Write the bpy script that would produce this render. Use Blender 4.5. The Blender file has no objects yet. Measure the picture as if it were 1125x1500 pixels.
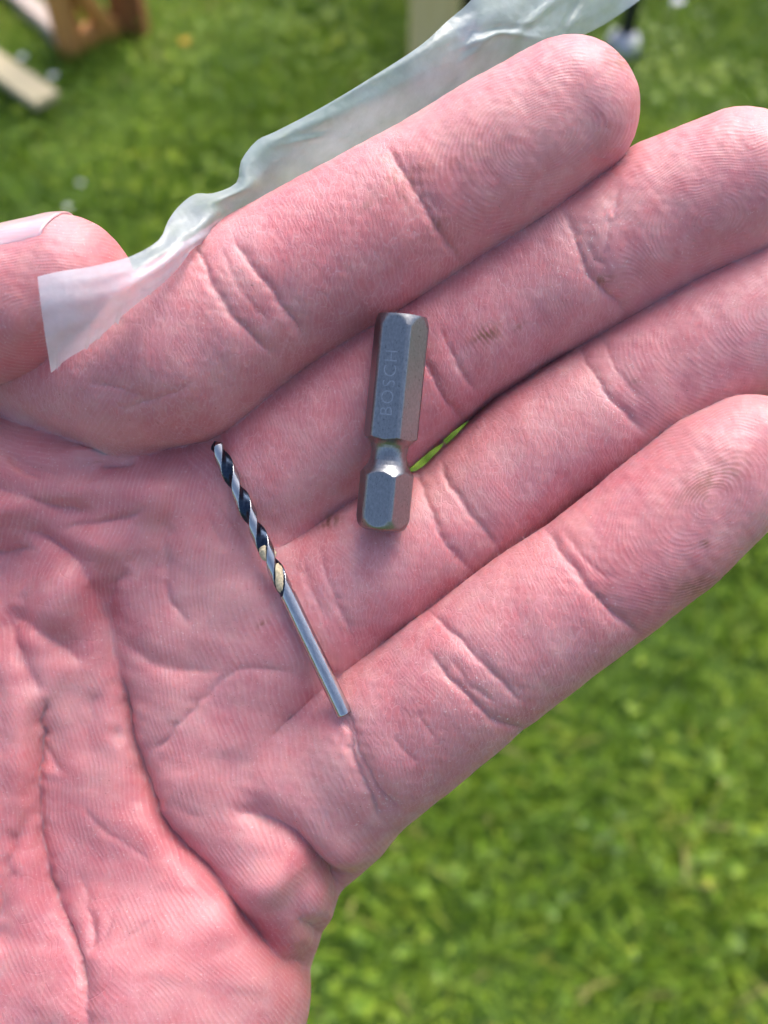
import bpy, bmesh, math, random
import numpy as np
from mathutils import Vector, Matrix
random.seed(7)
RNG = np.random.default_rng(11)
scene = bpy.context.scene

# ------------------------------------------------------------------ camera
CAM_H = 1.40
PITCH = math.radians(55.0)
FPX, CX, CY = 1441.0, 562.5, 750.0          # focal length / centre, in photograph pixels
DIST = 0.135                                # camera to the palm plane (m)
cam_data = bpy.data.cameras.new('camera')
cam = bpy.data.objects.new('camera', cam_data)
scene.collection.objects.link(cam)
scene.camera = cam
cam_data.sensor_fit = 'VERTICAL'
cam_data.sensor_height = 36.0
cam_data.sensor_width = 27.0
cam_data.lens = 18.0 * FPX / CY
cam_data.clip_start = 0.01
cam_data.clip_end = 500.0
cam_data.dof.use_dof = True
cam_data.dof.focus_distance = DIST - 0.008
cam_data.dof.aperture_fstop = 17.0
RIGHT = Vector((1, 0, 0))
FWD = Vector((0, math.cos(PITCH), -math.sin(PITCH)))
UP = Vector((0, math.sin(PITCH), math.cos(PITCH)))
CAM_LOC = Vector((0, 0, CAM_H))
cam.matrix_world = Matrix(((RIGHT.x, UP.x, -FWD.x, CAM_LOC.x), (RIGHT.y, UP.y, -FWD.y, CAM_LOC.y),
                           (RIGHT.z, UP.z, -FWD.z, CAM_LOC.z), (0, 0, 0, 1)))
# frame of the held-out hand: origin in the palm, z out of the palm, x along the photo's right; mm units
HAND_O = CAM_LOC + FWD * DIST
S = 0.001
HAND_M = Matrix(((RIGHT.x * S, UP.x * S, -FWD.x * S, HAND_O.x), (RIGHT.y * S, UP.y * S, -FWD.y * S, HAND_O.y),
                 (RIGHT.z * S, UP.z * S, -FWD.z * S, HAND_O.z), (0, 0, 0, 1)))

# ------------------------------------------------------------------ sky, sun, exposure
SUN_EL, SUN_AZ = math.radians(52), math.radians(25)      # azimuth from +Y towards +X
world = bpy.data.worlds.new('World')
scene.world = world
world.use_nodes = True
wn = world.node_tree
wn.nodes.clear()
sky = wn.nodes.new('ShaderNodeTexSky')
sky.sky_type = 'NISHITA'
sky.sun_disc = False
sky.sun_elevation = SUN_EL
sky.sun_rotation = SUN_AZ
sky.air_density = 1.0
sky.dust_density = 4.0
sky.ozone_density = 1.0
bg = wn.nodes.new('ShaderNodeBackground')
bg.inputs['Strength'].default_value = 0.12
wo = wn.nodes.new('ShaderNodeOutputWorld')
wn.links.new(sky.outputs[0], bg.inputs['Color'])
wn.links.new(bg.outputs[0], wo.inputs['Surface'])
sun_d = bpy.data.lights.new('sun', 'SUN')
sun_d.energy = 1.3
sun_d.angle = math.radians(40)
sun_d.color = (1.0, 0.985, 0.97)
sun = bpy.data.objects.new('sun', sun_d)
scene.collection.objects.link(sun)
sd = Vector((math.cos(SUN_EL) * math.sin(SUN_AZ), math.cos(SUN_EL) * math.cos(SUN_AZ), math.sin(SUN_EL)))
sun.rotation_euler = sd.to_track_quat('Z', 'Y').to_euler()
vs = scene.view_settings
vs.view_transform = 'Standard'
vs.look = 'None'
vs.gamma = 1.0
vs.use_curve_mapping = False
vs.exposure = 1.36
scene.render.engine = 'CYCLES'
scene.cycles.use_denoising = True
try:
    scene.cycles.denoising_prefilter = 'ACCURATE'
    scene.cycles.denoising_input_passes = 'RGB_ALBEDO_NORMAL'
except Exception:
    pass
scene.cycles.use_adaptive_sampling = True
scene.cycles.adaptive_threshold = 0.05
scene.cycles.max_bounces = 5
scene.cycles.diffuse_bounces = 2
scene.cycles.glossy_bounces = 3
scene.cycles.transmission_bounces = 4
scene.cycles.transparent_max_bounces = 12

# ------------------------------------------------------------------ helpers
COL = scene.collection

def tag(o, label=None, cat=None, group=None, kind=None):
    if label: o['label'] = label
    if cat: o['category'] = cat
    if group: o['group'] = group
    if kind: o['kind'] = kind
    return o

def empty(name, loc=(0, 0, 0), rz=0.0):
    o = bpy.data.objects.new(name, None)
    o.empty_display_size = 0.05
    o.location = loc
    o.rotation_euler = (0, 0, rz)
    COL.objects.link(o)
    return o

def fill_mesh(me, V, Q):
    """quads or other equal-sided faces straight from arrays"""
    V = np.ascontiguousarray(V, np.float32); Q = np.ascontiguousarray(Q, np.int32)
    me.vertices.add(len(V)); me.vertices.foreach_set('co', V.ravel())
    me.loops.add(Q.size); me.loops.foreach_set('vertex_index', Q.ravel())
    me.polygons.add(len(Q)); me.polygons.foreach_set('loop_start', np.arange(len(Q), dtype=np.int32) * Q.shape[1])
    me.update(calc_edges=True); me.validate()

def mesh_obj(name, verts, faces, mat=None, parent=None, smooth=True):
    me = bpy.data.meshes.new(name)
    if isinstance(verts, np.ndarray) and isinstance(faces, np.ndarray):
        fill_mesh(me, verts, faces)
    else:
        me.from_pydata([tuple(v) for v in verts], [], [list(f) for f in faces])
    me.update()
    if smooth:
        me.polygons.foreach_set('use_smooth', [True] * len(me.polygons))
    if mat: me.materials.append(mat)
    o = bpy.data.objects.new(name, me)
    COL.objects.link(o)
    if parent: o.parent = parent
    return o

def bm_obj(name, bm, mat=None, parent=None, smooth=False):
    me = bpy.data.meshes.new(name)
    bm.normal_update()
    bm.to_mesh(me); bm.free()
    if smooth:
        me.polygons.foreach_set('use_smooth', [True] * len(me.polygons))
    if mat: me.materials.append(mat)
    o = bpy.data.objects.new(name, me)
    COL.objects.link(o)
    if parent: o.parent = parent
    return o

def new_mat(name):
    m = bpy.data.materials.new(name)
    m.use_nodes = True
    nt = m.node_tree
    nt.nodes.clear()
    out = nt.nodes.new('ShaderNodeOutputMaterial')
    return m, nt, out

def nd(nt, typ, **kw):
    n = nt.nodes.new(typ)
    for k, v in kw.items():
        if k.startswith('i_'):
            n.inputs[k[2:].replace('_', ' ')].default_value = v
        else:
            setattr(n, k, v)
    return n

def math_n(nt, op, a, b=None, clamp=False):
    n = nt.nodes.new('ShaderNodeMath'); n.operation = op; n.use_clamp = clamp
    for i, v in enumerate((a, b)):
        if v is None: continue
        if isinstance(v, (int, float)): n.inputs[i].default_value = v
        else: nt.links.new(v, n.inputs[i])
    return n.outputs[0]

def mix_c(nt, fac, a, b, mode='MIX'):
    n = nt.nodes.new('ShaderNodeMix'); n.data_type = 'RGBA'; n.blend_type = mode
    n.clamp_factor = True
    if isinstance(fac, (int, float)): n.inputs['Factor'].default_value = fac
    else: nt.links.new(fac, n.inputs['Factor'])
    for k, v in ((6, a), (7, b)):
        if isinstance(v, (tuple, list)): n.inputs[k].default_value = (v[0], v[1], v[2], 1)
        else: nt.links.new(v, n.inputs[k])
    return n.outputs[2]

def ramp(nt, fac, stops):
    n = nt.nodes.new('ShaderNodeValToRGB')
    el = n.color_ramp.elements
    while len(el) < len(stops): el.new(0.5)
    for e, (p, c) in zip(el, stops):
        e.position = p; e.color = (c[0], c[1], c[2], 1)
    nt.links.new(fac, n.inputs[0])
    return n.outputs[0]

def wood_mat(name, c1, c2, scale=30.0, rough=0.7, axis='Z'):
    m, nt, out = new_mat(name)
    tc = nd(nt, 'ShaderNodeTexCoord')
    mp = nd(nt, 'ShaderNodeMapping')
    sc = {'X': (0.08, 1, 1), 'Y': (1, 0.08, 1), 'Z': (1, 1, 0.08)}[axis]
    mp.inputs['Scale'].default_value = [s * scale for s in sc]
    nt.links.new(tc.outputs['Object'], mp.inputs[0])
    nz = nd(nt, 'ShaderNodeTexNoise'); nz.inputs['Scale'].default_value = 1.5; nz.inputs['Detail'].default_value = 6
    nt.links.new(mp.outputs[0], nz.inputs['Vector'])
    col = ramp(nt, nz.outputs['Fac'], [(0.3, c1), (0.7, c2)])
    p = nd(nt, 'ShaderNodeBsdfPrincipled')
    nt.links.new(col, p.inputs['Base Color'])
    p.inputs['Roughness'].default_value = rough
    bp = nd(nt, 'ShaderNodeBump'); bp.inputs['Strength'].default_value = 0.3; bp.inputs['Distance'].default_value = 0.002
    nt.links.new(nz.outputs['Fac'], bp.inputs['Height'])
    nt.links.new(bp.outputs[0], p.inputs['Normal'])
    nt.links.new(p.outputs[0], out.inputs[0])
    return m

def plain_mat(name, col, rough=0.5, metallic=0.0, vary=0.15, scale=40.0):
    m, nt, out = new_mat(name)
    tc = nd(nt, 'ShaderNodeTexCoord')
    nz = nd(nt, 'ShaderNodeTexNoise'); nz.inputs['Scale'].default_value = scale; nz.inputs['Detail'].default_value = 4
    nt.links.new(tc.outputs['Object'], nz.inputs['Vector'])
    c = ramp(nt, nz.outputs['Fac'], [(0.25, [v * (1 - vary) for v in col]), (0.75, [min(1, v * (1 + vary)) for v in col])])
    p = nd(nt, 'ShaderNodeBsdfPrincipled')
    nt.links.new(c, p.inputs['Base Color'])
    p.inputs['Roughness'].default_value = rough
    p.inputs['Metallic'].default_value = metallic
    nt.links.new(p.outputs[0], out.inputs[0])
    return m

def ground_at(px, py, z=0.0):
    """where the line of sight of a photograph pixel meets the height z"""
    d = FWD + RIGHT * ((px - CX) / FPX) + UP * ((CY - py) / FPX)
    t = (z - CAM_LOC.z) / d.z
    return CAM_LOC + d * t

def beam(name, p0, p1, w, h, mat, parent=None, bevel=0.004, up=Vector((0, 0, 1))):
    """a squared timber from p0 to p1 with worn edges, origin at p0"""
    p0, p1 = Vector(p0), Vector(p1)
    ax = (p1 - p0); L = ax.length; ax.normalize()
    sx = up.cross(ax)
    if sx.length < 1e-3: sx = Vector((1, 0, 0)).cross(ax)
    sx.normalize(); sy = ax.cross(sx)
    bm = bmesh.new()
    bmesh.ops.create_cube(bm, size=1.0)
    for v in bm.verts:
        v.co = Vector((v.co.x * w, v.co.y * h, (v.co.z + 0.5) * L))
    bmesh.ops.bevel(bm, geom=bm.edges[:], offset=bevel, segments=2, profile=0.5, affect='EDGES')
    o = bm_obj(name, bm, mat, parent)
    o.matrix_world = Matrix(((sx.x, sy.x, ax.x, p0.x), (sx.y, sy.y, ax.y, p0.y), (sx.z, sy.z, ax.z, p0.z), (0, 0, 0, 1)))
    if parent:
        o.matrix_world = o.matrix_world
        loc = o.matrix_world.copy()
        o.matrix_parent_inverse = Matrix.Translation(-Vector(parent.location))
        o.matrix_basis = loc
    return o

# ------------------------------------------------------------------ ground
def build_ground():
    m, nt, out = new_mat('soil_and_moss')
    tc = nd(nt, 'ShaderNodeTexCoord')
    n1 = nd(nt, 'ShaderNodeTexNoise'); n1.inputs['Scale'].default_value = 9; n1.inputs['Detail'].default_value = 8
    n2 = nd(nt, 'ShaderNodeTexNoise'); n2.inputs['Scale'].default_value = 70; n2.inputs['Detail'].default_value = 5
    nt.links.new(tc.outputs['Object'], n1.inputs['Vector']); nt.links.new(tc.outputs['Object'], n2.inputs['Vector'])
    c1 = ramp(nt, n1.outputs['Fac'], [(0.3, (0.04, 0.08, 0.008)), (0.5, (0.08, 0.14, 0.012)), (0.75, (0.13, 0.17, 0.025))])
    c2 = mix_c(nt, n2.outputs['Fac'], c1, (0.05, 0.10, 0.012))
    p = nd(nt, 'ShaderNodeBsdfPrincipled'); p.inputs['Roughness'].default_value = 0.95
    nt.links.new(c2, p.inputs['Base Color']); nt.links.new(p.outputs[0], out.inputs[0])
    n = 48
    xs = np.concatenate([-np.geomspace(150, 0.2, n // 2), np.geomspace(0.2, 150, n // 2)])
    X, Y = np.meshgrid(xs, xs + 1.2, indexing='ij')
    Z = 0.006 * np.sin(X * 5.1) * np.cos(Y * 4.3)
    v = np.stack([X.ravel(), Y.ravel(), Z.ravel() - 0.006], 1)
    i = np.arange(n - 1)[:, None] * n + np.arange(n - 1)[None, :]
    f = np.stack([i, i + n, i + n + 1, i + 1], -1).reshape(-1, 4)
    g = mesh_obj('ground', v, f, m)
    tag(g, kind='structure')

def leaf_mat(name, stops, trans=0.35, rough=0.45):
    m, nt, out = new_mat(name)
    at = nd(nt, 'ShaderNodeAttribute'); at.attribute_name = 'tone'
    col = ramp(nt, at.outputs['Fac'], stops)
    p = nd(nt, 'ShaderNodeBsdfPrincipled'); p.inputs['Roughness'].default_value = rough; p.inputs['Specular IOR Level'].default_value = 0.2
    nt.links.new(col, p.inputs['Base Color'])
    t = nd(nt, 'ShaderNodeBsdfTranslucent')
    nt.links.new(mix_c(nt, 0.5, col, (0.25, 0.4, 0.02), 'MIX'), t.inputs['Color'])
    mx = nd(nt, 'ShaderNodeMixShader'); mx.inputs[0].default_value = trans
    nt.links.new(p.outputs[0], mx.inputs[1]); nt.links.new(t.outputs[0], mx.inputs[2])
    nt.links.new(mx.outputs[0], out.inputs[0])
    return m

def patch_noise(x, y, seed, scale):
    r = np.random.default_rng(seed)
    v = np.zeros_like(x)
    for k in range(10):
        a = r.uniform(0, 2 * np.pi); f = scale * r.uniform(0.5, 2.0); ph = r.uniform(0, 6.28)
        v += np.sin((x * np.cos(a) + y * np.sin(a)) * f + ph)
    return v / 10 ** 0.5

def scatter(n):
    """points over the lawn near the photographer, thinning out all around"""
    y = RNG.uniform(-0.35, 3.6, n * 2); x = RNG.uniform(-2.2, 2.2, n * 2)
    keep = np.abs(x) < 0.75 + 0.42 * np.clip(y, 0, 9)
    x, y = x[keep][:n], y[keep][:n]
    k = n // 2
    xo = RNG.uniform(-3.6, 3.6, k * 2); yo = RNG.uniform(-1.6, 5.2, k * 2)
    keep = (np.abs(xo) > 0.75 + 0.42 * np.clip(yo, 0, 9)) | (yo < -0.35) | (yo > 3.6)
    return np.concatenate([x, xo[keep][:k]]), np.concatenate([y, yo[keep][:k]])

def build_grass():
    n = 120000
    x, y = scatter(n); n = len(x)
    L = RNG.uniform(0.025, 0.07, n) * (1 + 0.35 * patch_noise(x, y, 3, 9))
    L = np.clip(L, 0.015, 0.12)
    W = RNG.uniform(0.0012, 0.0028, n) * np.where((np.abs(x) > 0.75 + 0.42 * np.clip(y, 0, 9)) | (y < -0.35) | (y > 3.6), 2.2, 1.0)
    az = RNG.uniform(0, 2 * np.pi, n); lean = RNG.uniform(0.15, 1.25, n)
    dx, dy = np.cos(az), np.sin(az)
    px_, py_ = -dy, dx
    V = np.zeros((n, 7, 3)); 
    for r, (t, w) in enumerate(((0, 0.8), (0.4, 1.0), (0.75, 0.7))):
        h = L * (t - 0.45 * lean * t * t * 0.75); o = L * lean * 0.75 * t * t + L * 0.15 * lean * t
        for s_, k in ((-1, 0), (1, 1)):
            V[:, r * 2 + k, 0] = x + dx * o + px_ * W * w * s_
            V[:, r * 2 + k, 1] = y + dy * o + py_ * W * w * s_
            V[:, r * 2 + k, 2] = h
    o = L * lean * 0.9; h = np.maximum(L * (1 - 0.42 * lean), 0.004)
    V[:, 6, 0] = x + dx * o; V[:, 6, 1] = y + dy * o; V[:, 6, 2] = h
    V[:, :, 2] -= 0.004
    b = np.arange(n) * 7
    q = np.concatenate([np.stack([b, b + 1, b + 3, b + 2], 1), np.stack([b + 2, b + 3, b + 5, b + 4], 1)])
    t3 = np.stack([b + 4, b + 5, b + 6], 1)
    mat = leaf_mat('grass_blade', [(0.0, (0.04, 0.09, 0.010)), (0.4, (0.14, 0.245, 0.020)), (0.75, (0.29, 0.39, 0.036)), (0.9, (0.30, 0.31, 0.04)), (1.0, (0.38, 0.31, 0.12))])
    ob = mesh_obj('lawn_grass', V.reshape(-1, 3), np.concatenate([q[:, :3], q[:, [0, 2, 3]], t3]), mat)
    tone = np.clip(0.42 + 0.15 * patch_noise(x, y, 5, 7) + 0.1 * patch_noise(x, y, 6, 25) + RNG.normal(0, 0.2, n), 0, 1)
    a = ob.data.attributes.new('tone', 'FLOAT', 'POINT'); a.data.foreach_set('value', np.repeat(tone, 7).astype(np.float32))
    tag(ob, 'short soft green lawn grass out of focus beneath the hand', 'grass', kind='stuff')
    # broad little leaves of clover and weeds among the grass
    n = 15000
    x, y = scatter(n); n = len(x)
    keep = (patch_noise(x, y, 21, 8) + RNG.normal(0, 0.6, n)) > 0.45
    x, y = x[keep], y[keep]; n = len(x)
    K = 3
    rot0 = RNG.uniform(0, 6.28, n); h0 = RNG.uniform(0.012, 0.05, n); sz = RNG.uniform(0.004, 0.009, n)
    VV = []; TT = []
    prof = [(0.1, 0.0), (0.55, 0.48), (0.95, 0.62), (1.35, 0.4), (1.5, 0.0), (1.35, -0.4), (0.95, -0.62), (0.55, -0.48)]
    for k in range(K):
        a = rot0 + k * 2.094 + RNG.normal(0, 0.15, n); tilt = RNG.uniform(-0.1, 0.7, n)
        P = np.zeros((n, 8, 3))
        for j, (u, v) in enumerate(prof):
            uu, vv_ = u * sz, v * sz * 1.25
            P[:, j, 0] = x + np.cos(a) * uu - np.sin(a) * vv_
            P[:, j, 1] = y + np.sin(a) * uu + np.cos(a) * vv_
            P[:, j, 2] = h0 + uu * tilt * 0.6 + np.abs(vv_) * 0.25
        VV.append(P); TT.append(np.clip(0.45 + 0.18 * patch_noise(x, y, 31, 10) + RNG.normal(0, 0.17, n), 0, 1))
    V = np.concatenate(VV); tone = np.concatenate(TT)
    b = np.arange(len(V)) * 8
    q = np.concatenate([np.stack([b, b + 1, b + 7, b], 1)[:, :3].repeat(1, 0)])
    faces = np.stack([b + j for j in range(8)], 1)
    mat2 = leaf_mat('clover_leaf', [(0.0, (0.04, 0.09, 0.012)), (0.4, (0.14, 0.245, 0.024)), (0.75, (0.30, 0.41, 0.036)), (1.0, (0.46, 0.50, 0.03))], rough=0.35)
    ob = mesh_obj('clover_leaves', V.reshape(-1, 3), faces, mat2)
    a = ob.data.attributes.new('tone', 'FLOAT', 'POINT'); a.data.foreach_set('value', np.repeat(tone, 8).astype(np.float32))
    tag(ob, 'small bright clover and weed leaves scattered through the lawn', 'clover', kind='stuff')

build_ground()
build_grass()
# ------------------------------------------------------------------ things standing on the lawn behind
def build_background():
    brown = wood_mat('oiled_brown_wood', (0.42, 0.17, 0.04), (0.60, 0.27, 0.075))
    darkbrown = wood_mat('dark_brown_wood', (0.17, 0.055, 0.016), (0.27, 0.095, 0.026))
    top_lit = wood_mat('top_lit_rail_wood', (0.34, 0.26, 0.22), (0.50, 0.40, 0.34))  # ground rail: light from above painted in as a paler grey-pink
    pale = wood_mat('pale_sawn_wood', (0.42, 0.34, 0.19), (0.54, 0.45, 0.28))
    postw = wood_mat('planed_post_wood', (0.70, 0.50, 0.22), (0.82, 0.62, 0.32))
    black = plain_mat('black_lacquered_steel', (0.012, 0.013, 0.016), 0.4)
    white_p = plain_mat('light_grey_plastic', (0.42, 0.42, 0.46), 0.5, vary=0.06)
    teal = plain_mat('dark_teal_laminate', (0.03, 0.07, 0.10), 0.4)
    # wooden frame of a low trestle
    A = ground_at(108, 80); B = ground_at(188, 46)
    C = ground_at(-30, -40)
    t = empty('wooden_trestle', A)
    tag(t, 'brown wooden trestle frame with a diagonal brace standing on the lawn', 'trestle')
    zr = 0.03
    beam('ground_rail', A + Vector((0, 0, zr)), C + Vector((0, 0, zr)), 0.05, 0.05, top_lit, t)
    d = (B - A).normalized()
    beam('cross_rail', A + d * 0.02 + Vector((0, 0, zr + 0.002)), B - d * 0.03 + Vector((0, 0, zr + 0.002)), 0.045, 0.045, brown, t)
    beam('upright', A + Vector((0, 0, -0.02)), A + Vector((0, 0.02, 0.62)), 0.06, 0.055, brown, t)
    beam('upright', B + Vector((0.01, 0, -0.02)), B + Vector((0.01, 0.02, 0.62)), 0.085, 0.06, darkbrown, t)
    beam('diagonal_brace', B + Vector((-0.045, -0.045, 0.03)), A + Vector((0.03, -0.04, 0.26)), 0.045, 0.035, brown, t)
    beam('top_rail', A + Vector((-0.06, 0.02, 0.645)), B + Vector((0.08, 0.02, 0.645)), 0.06, 0.05, brown, t)
    beam('upright', C + Vector((0, 0, -0.02)), C + Vector((0, 0.0, 0.62)), 0.06, 0.055, brown, t)
    # plank lying in the grass
    p0 = ground_at(70, 148, 0.045); p1 = ground_at(-95, 34, 0.045)
    o = beam('wooden_plank', p0, p1, 0.07, 0.022, pale, None, 0.003)
    tag(o, 'pale sawn wooden plank lying on the grass at the left edge', 'plank')
    # squared post
    p = ground_at(632, 105)
    t = empty('wooden_post', p)
    tag(t, 'square pale wooden post standing behind the plastic film', 'post')
    beam('shaft', p + Vector((0, 0, -0.05)), p + Vector((0, 0, 1.15)), 0.115, 0.115, postw, t, 0.006)
    beam('cap', p + Vector((0, 0, 1.152)), p + Vector((0, 0, 1.18)), 0.14, 0.14, postw, t, 0.006)
    # black legged garden table, its top above the picture
    l1 = ground_at(912, 74); l2 = ground_at(683, 62)
    t = empty('garden_table', l1)
    tag(t, 'black garden table with thin steel legs on light grey feet', 'table')
    dep = Vector((0.0, 0.62, 0))
    for q in (l1, l2, l1 + dep, l2 + dep):
        leg = beam('leg', q + Vector((0, 0, 0.03)), q + Vector((0, 0, 0.70)), 0.034, 0.034, black, t, 0.005)
        bm = bmesh.new()
        bmesh.ops.create_cone(bm, cap_ends=True, segments=28, radius1=0.05, radius2=0.036, depth=0.05)
        bmesh.ops.bevel(bm, geom=[e for e in bm.edges if abs(e.verts[0].co.z - e.verts[1].co.z) < 1e-5], offset=0.008, segments=3, affect='EDGES')
        f = bm_obj('foot', bm, white_p, t, True)
        f.location = q - Vector(t.location) + Vector((-0.005, -0.01, 0.026))
    cen = (l1 + l2 + dep) * 0.5
    bm = bmesh.new(); bmesh.ops.create_cube(bm, size=1.0)
    w = abs(l1.x - l2.x) + 0.12
    for v in bm.verts: v.co = Vector((v.co.x * w, v.co.y * 0.76, v.co.z * 0.025))
    bmesh.ops.bevel(bm, geom=bm.edges[:], offset=0.006, segments=2, affect='EDGES')
    f = bm_obj('table_top', bm, teal, t); f.location = Vector((cen.x, cen.y, 0.714)) - Vector(t.location)

    # little flowers
    stem_m = plain_mat('flower_stem', (0.08, 0.16, 0.03), 0.6)
    white_f = plain_mat('white_petals', (0.72, 0.76, 0.88), 0.5, vary=0.05)
    yell = plain_mat('yellow_petals', (0.75, 0.42, 0.02), 0.5, vary=0.1)
    def flower(px, py, petal_m, eye_m, r, n, label, h=0.05):
        p = ground_at(px, py, h)
        t = empty('flower', (p.x, p.y, 0))
        tag(t, label, 'flower', 'small flowers in the lawn')
        bm = bmesh.new()
        bmesh.ops.create_cone(bm, cap_ends=True, segments=6, radius1=0.0012, radius2=0.0009, depth=h)
        s = bm_obj('stem', bm, stem_m, t, True); s.location = (0, 0, h / 2)
        bm = bmesh.new()
        bmesh.ops.create_uvsphere(bm, u_segments=12, v_segments=6, radius=r * 0.3)
        for v in bm.verts: v.co.z *= 0.55
        s = bm_obj('eye', bm, eye_m, t, True); s.location = (0, 0, h + 0.001)
        pr = [(0.25, 0.06), (0.6, 0.2), (0.9, 0.19), (1.0, 0.0), (0.9, -0.19), (0.6, -0.2), (0.25, -0.06)]
        V = [(u * r, v * r, 0.12 * r * math.sin(u * 2.6)) for u, v in pr]
        V += [(a, b, c + 0.0006) for a, b, c in V]
        k = len(pr)
        F = [list(range(k))[::-1], list(range(k, 2 * k))] + [[i, (i + 1) % k, k + (i + 1) % k, k + i] for i in range(k)]
        first = None
        for i in range(n):
            if first is None:
                first = o = mesh_obj('petal', V, F, petal_m, t)
            else:
                o = first.copy(); COL.objects.link(o)
            o.parent = t
            o.location = (0, 0, h); o.rotation_euler = (random.uniform(-.1, .1), random.uniform(-.35, 0.05), i * 2 * math.pi / n + random.uniform(-.1, .1))
    flower(33, 84, white_f, yell, 0.011, 9, 'white flower right above the pale plank in the lawn')
    flower(78, 112, white_f, yell, 0.011, 8, 'white flower beside the end of the pale plank')
    flower(117, 269, white_f, yell, 0.008, 8, 'white flower in the grass well above the thumb nail')
    flower(100, 304, white_f, yell, 0.008, 8, 'white flower just above the edge of the thumb nail')
    flower(992, 4, white_f, yell, 0.019, 10, 'large white flower at the top edge near the table leg', 0.07)
    flower(271, 62, yell, yell, 0.014, 12, 'yellow flower in the grass right of the wooden trestle')
build_background()

# ------------------------------------------------------------------ the hand
DMM = DIST * 1000.0

def P3(px, py, z):
    """photograph pixel at palm-frame depth z (mm) -> palm-frame point (mm)"""
    k = (DMM - z) / FPX
    return np.array([(px - CX) * k, (CY - py) * k, z])

def RM(rpx, z):
    return rpx * (DMM - z) / FPX

def to_px(V):
    k = FPX / (DMM - V[:, 2])
    return CX + V[:, 0] * k, CY - V[:, 1] * k

# joints of every finger: (photo x, photo y, depth of the bone line in mm, half width in photo px)
FINGERS = {
    'index': [(830, 166, 6.5, 105), (740, 223, 6.0, 112), (640, 285, 5.5, 113), (510, 362, 6.0, 119), (378, 437, 6.5, 122), (262, 520, 6.0, 131), (190, 546, 4.5, 119), (110, 545, 2.5, 92), (30, 560, -1.0, 60)],
    'middle': [(1078, 274, 4.0, 110), (975, 318, 2.0, 113), (855, 385, 0.5, 108), (755, 442, -0.5, 103), (655, 505, -1.0, 104), (535, 588, -1.5, 117), (400, 685, -3.0, 118), (280, 780, -8.0, 118)],
    'ring': [(1175, 434, 2.0, 104), (1054, 502, 0.5, 111), (917, 586, -1.0, 106), (789, 664, -1.5, 103), (670, 764, -1.5, 94), (556, 828, -1.5, 108), (450, 908, -3.5, 112), (350, 1000, -8.0, 112)],
    'pinky': [(1098, 667, 8.5, 90), (1050, 703, 8.0, 103), (965, 778, 7.5, 109), (880, 845, 7.0, 108), (790, 908, 6.5, 111), (690, 985, 5.5, 112), (575, 1075, 2.3, 116), (455, 1165, -5.0, 118)],
    'thumb': [(93, 420, 9.0, 103), (30, 440, 9.0, 109), (-90, 466, 8.0, 114), (-230, 520, 5.0, 120), (-340, 680, 0.0, 130), (-330, 900, -5.0, 165), (-200, 1150, -8.0, 190)],
}
PALM = [  # capsules of the palm: two ends (px, py, z, r_px)
    ((205, 735, -5.0, 112), (-60, 1250, -9, 150)),
    ((330, 760, -8.5, 122), (0, 1500, -9, 150)),
    ((430, 930, -8.0, 118), (130, 1500, -9, 150)),
    ((392, 840, -4.6, 98), (440, 950, -5.0, 102)),
    ((462, 1180, -4.0, 106), (260, 1235, -4.5, 108)),
    ((450, 1180, -4.5, 98), (235, 1480, -6, 180)),
    ((365, 1280, -3.5, 100), (232, 1430, -6.0, 200)),
    ((243, 1440, -6.0, 200), (140, 1800, -9.0, 240)),
    ((-40, 1000, -4.0, 120), (-30, 1500, -5.0, 190)),
    ((-60, 700, -3.0, 108), (205, 722, -4.0, 100)),
    ((-60, 720, -7.0, 120), (-200, 1150, -6, 190)),
    ((-200, 1150, -6, 190), (-10, 1750, -9, 230)),
    ((-10, 1750, -9, 230), (60, 2000, -10, 235)),
    ((150, 1800, -9, 240), (150, 2000, -10, 235)),
]
K_PALM = {'index': 1.0, 'middle': 5.0, 'ring': 5.0, 'pinky': 4.0, 'thumb': 6.0}

def round_cone(p, a, b, r1, r2):
    ba = b - a; l = np.float32(math.sqrt(float((ba * ba).sum()))); ba = ba / l
    qx = p[:, 0] - a[0]; qy = p[:, 1] - a[1]; qz = p[:, 2] - a[2]
    t = qx * ba[0] + qy * ba[1] + qz * ba[2]
    n2 = np.maximum(qx * qx + qy * qy + qz * qz - t * t, 0)
    w = np.sqrt(n2)
    bb = np.float32((r1 - r2) / l); aa = np.float32(math.sqrt(max(1 - bb * bb, 1e-6)))
    k = aa * t - bb * w
    mid = aa * w + bb * t - r1
    return np.where(k < 0, np.sqrt(n2 + t * t) - r1, np.where(k > aa * l, np.sqrt(n2 + (t - l) ** 2) - r2, mid))

def smin(a, b, k):
    h = np.maximum(k - np.abs(a - b), 0.0) / k
    return np.minimum(a, b) - h * h * k * 0.25

def far_off(lo, hi, pr, cut=12.0):
    a, b, r1, r2 = pr
    for i in range(3):
        if hi[i] < min(a[i] - r1, b[i] - r2) - cut or lo[i] > max(a[i] + r1, b[i] + r2) + cut: return True
    return False

def sstep(a, b, x):
    t = np.clip((x - a) / (b - a), 0, 1)
    return t * t * (3 - 2 * t)

def prim(c0, c1):
    return (P3(*c0[:3]).astype(np.float32), P3(*c1[:3]).astype(np.float32), np.float32(RM(c0[3], c0[2])), np.float32(RM(c1[3], c1[2])))

FIN_PR = {k: [prim(a, b) for a, b in zip(v[:-1], v[1:])] for k, v in FINGERS.items()}
PALM_PR = [prim(a, b) for a, b in PALM]

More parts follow.
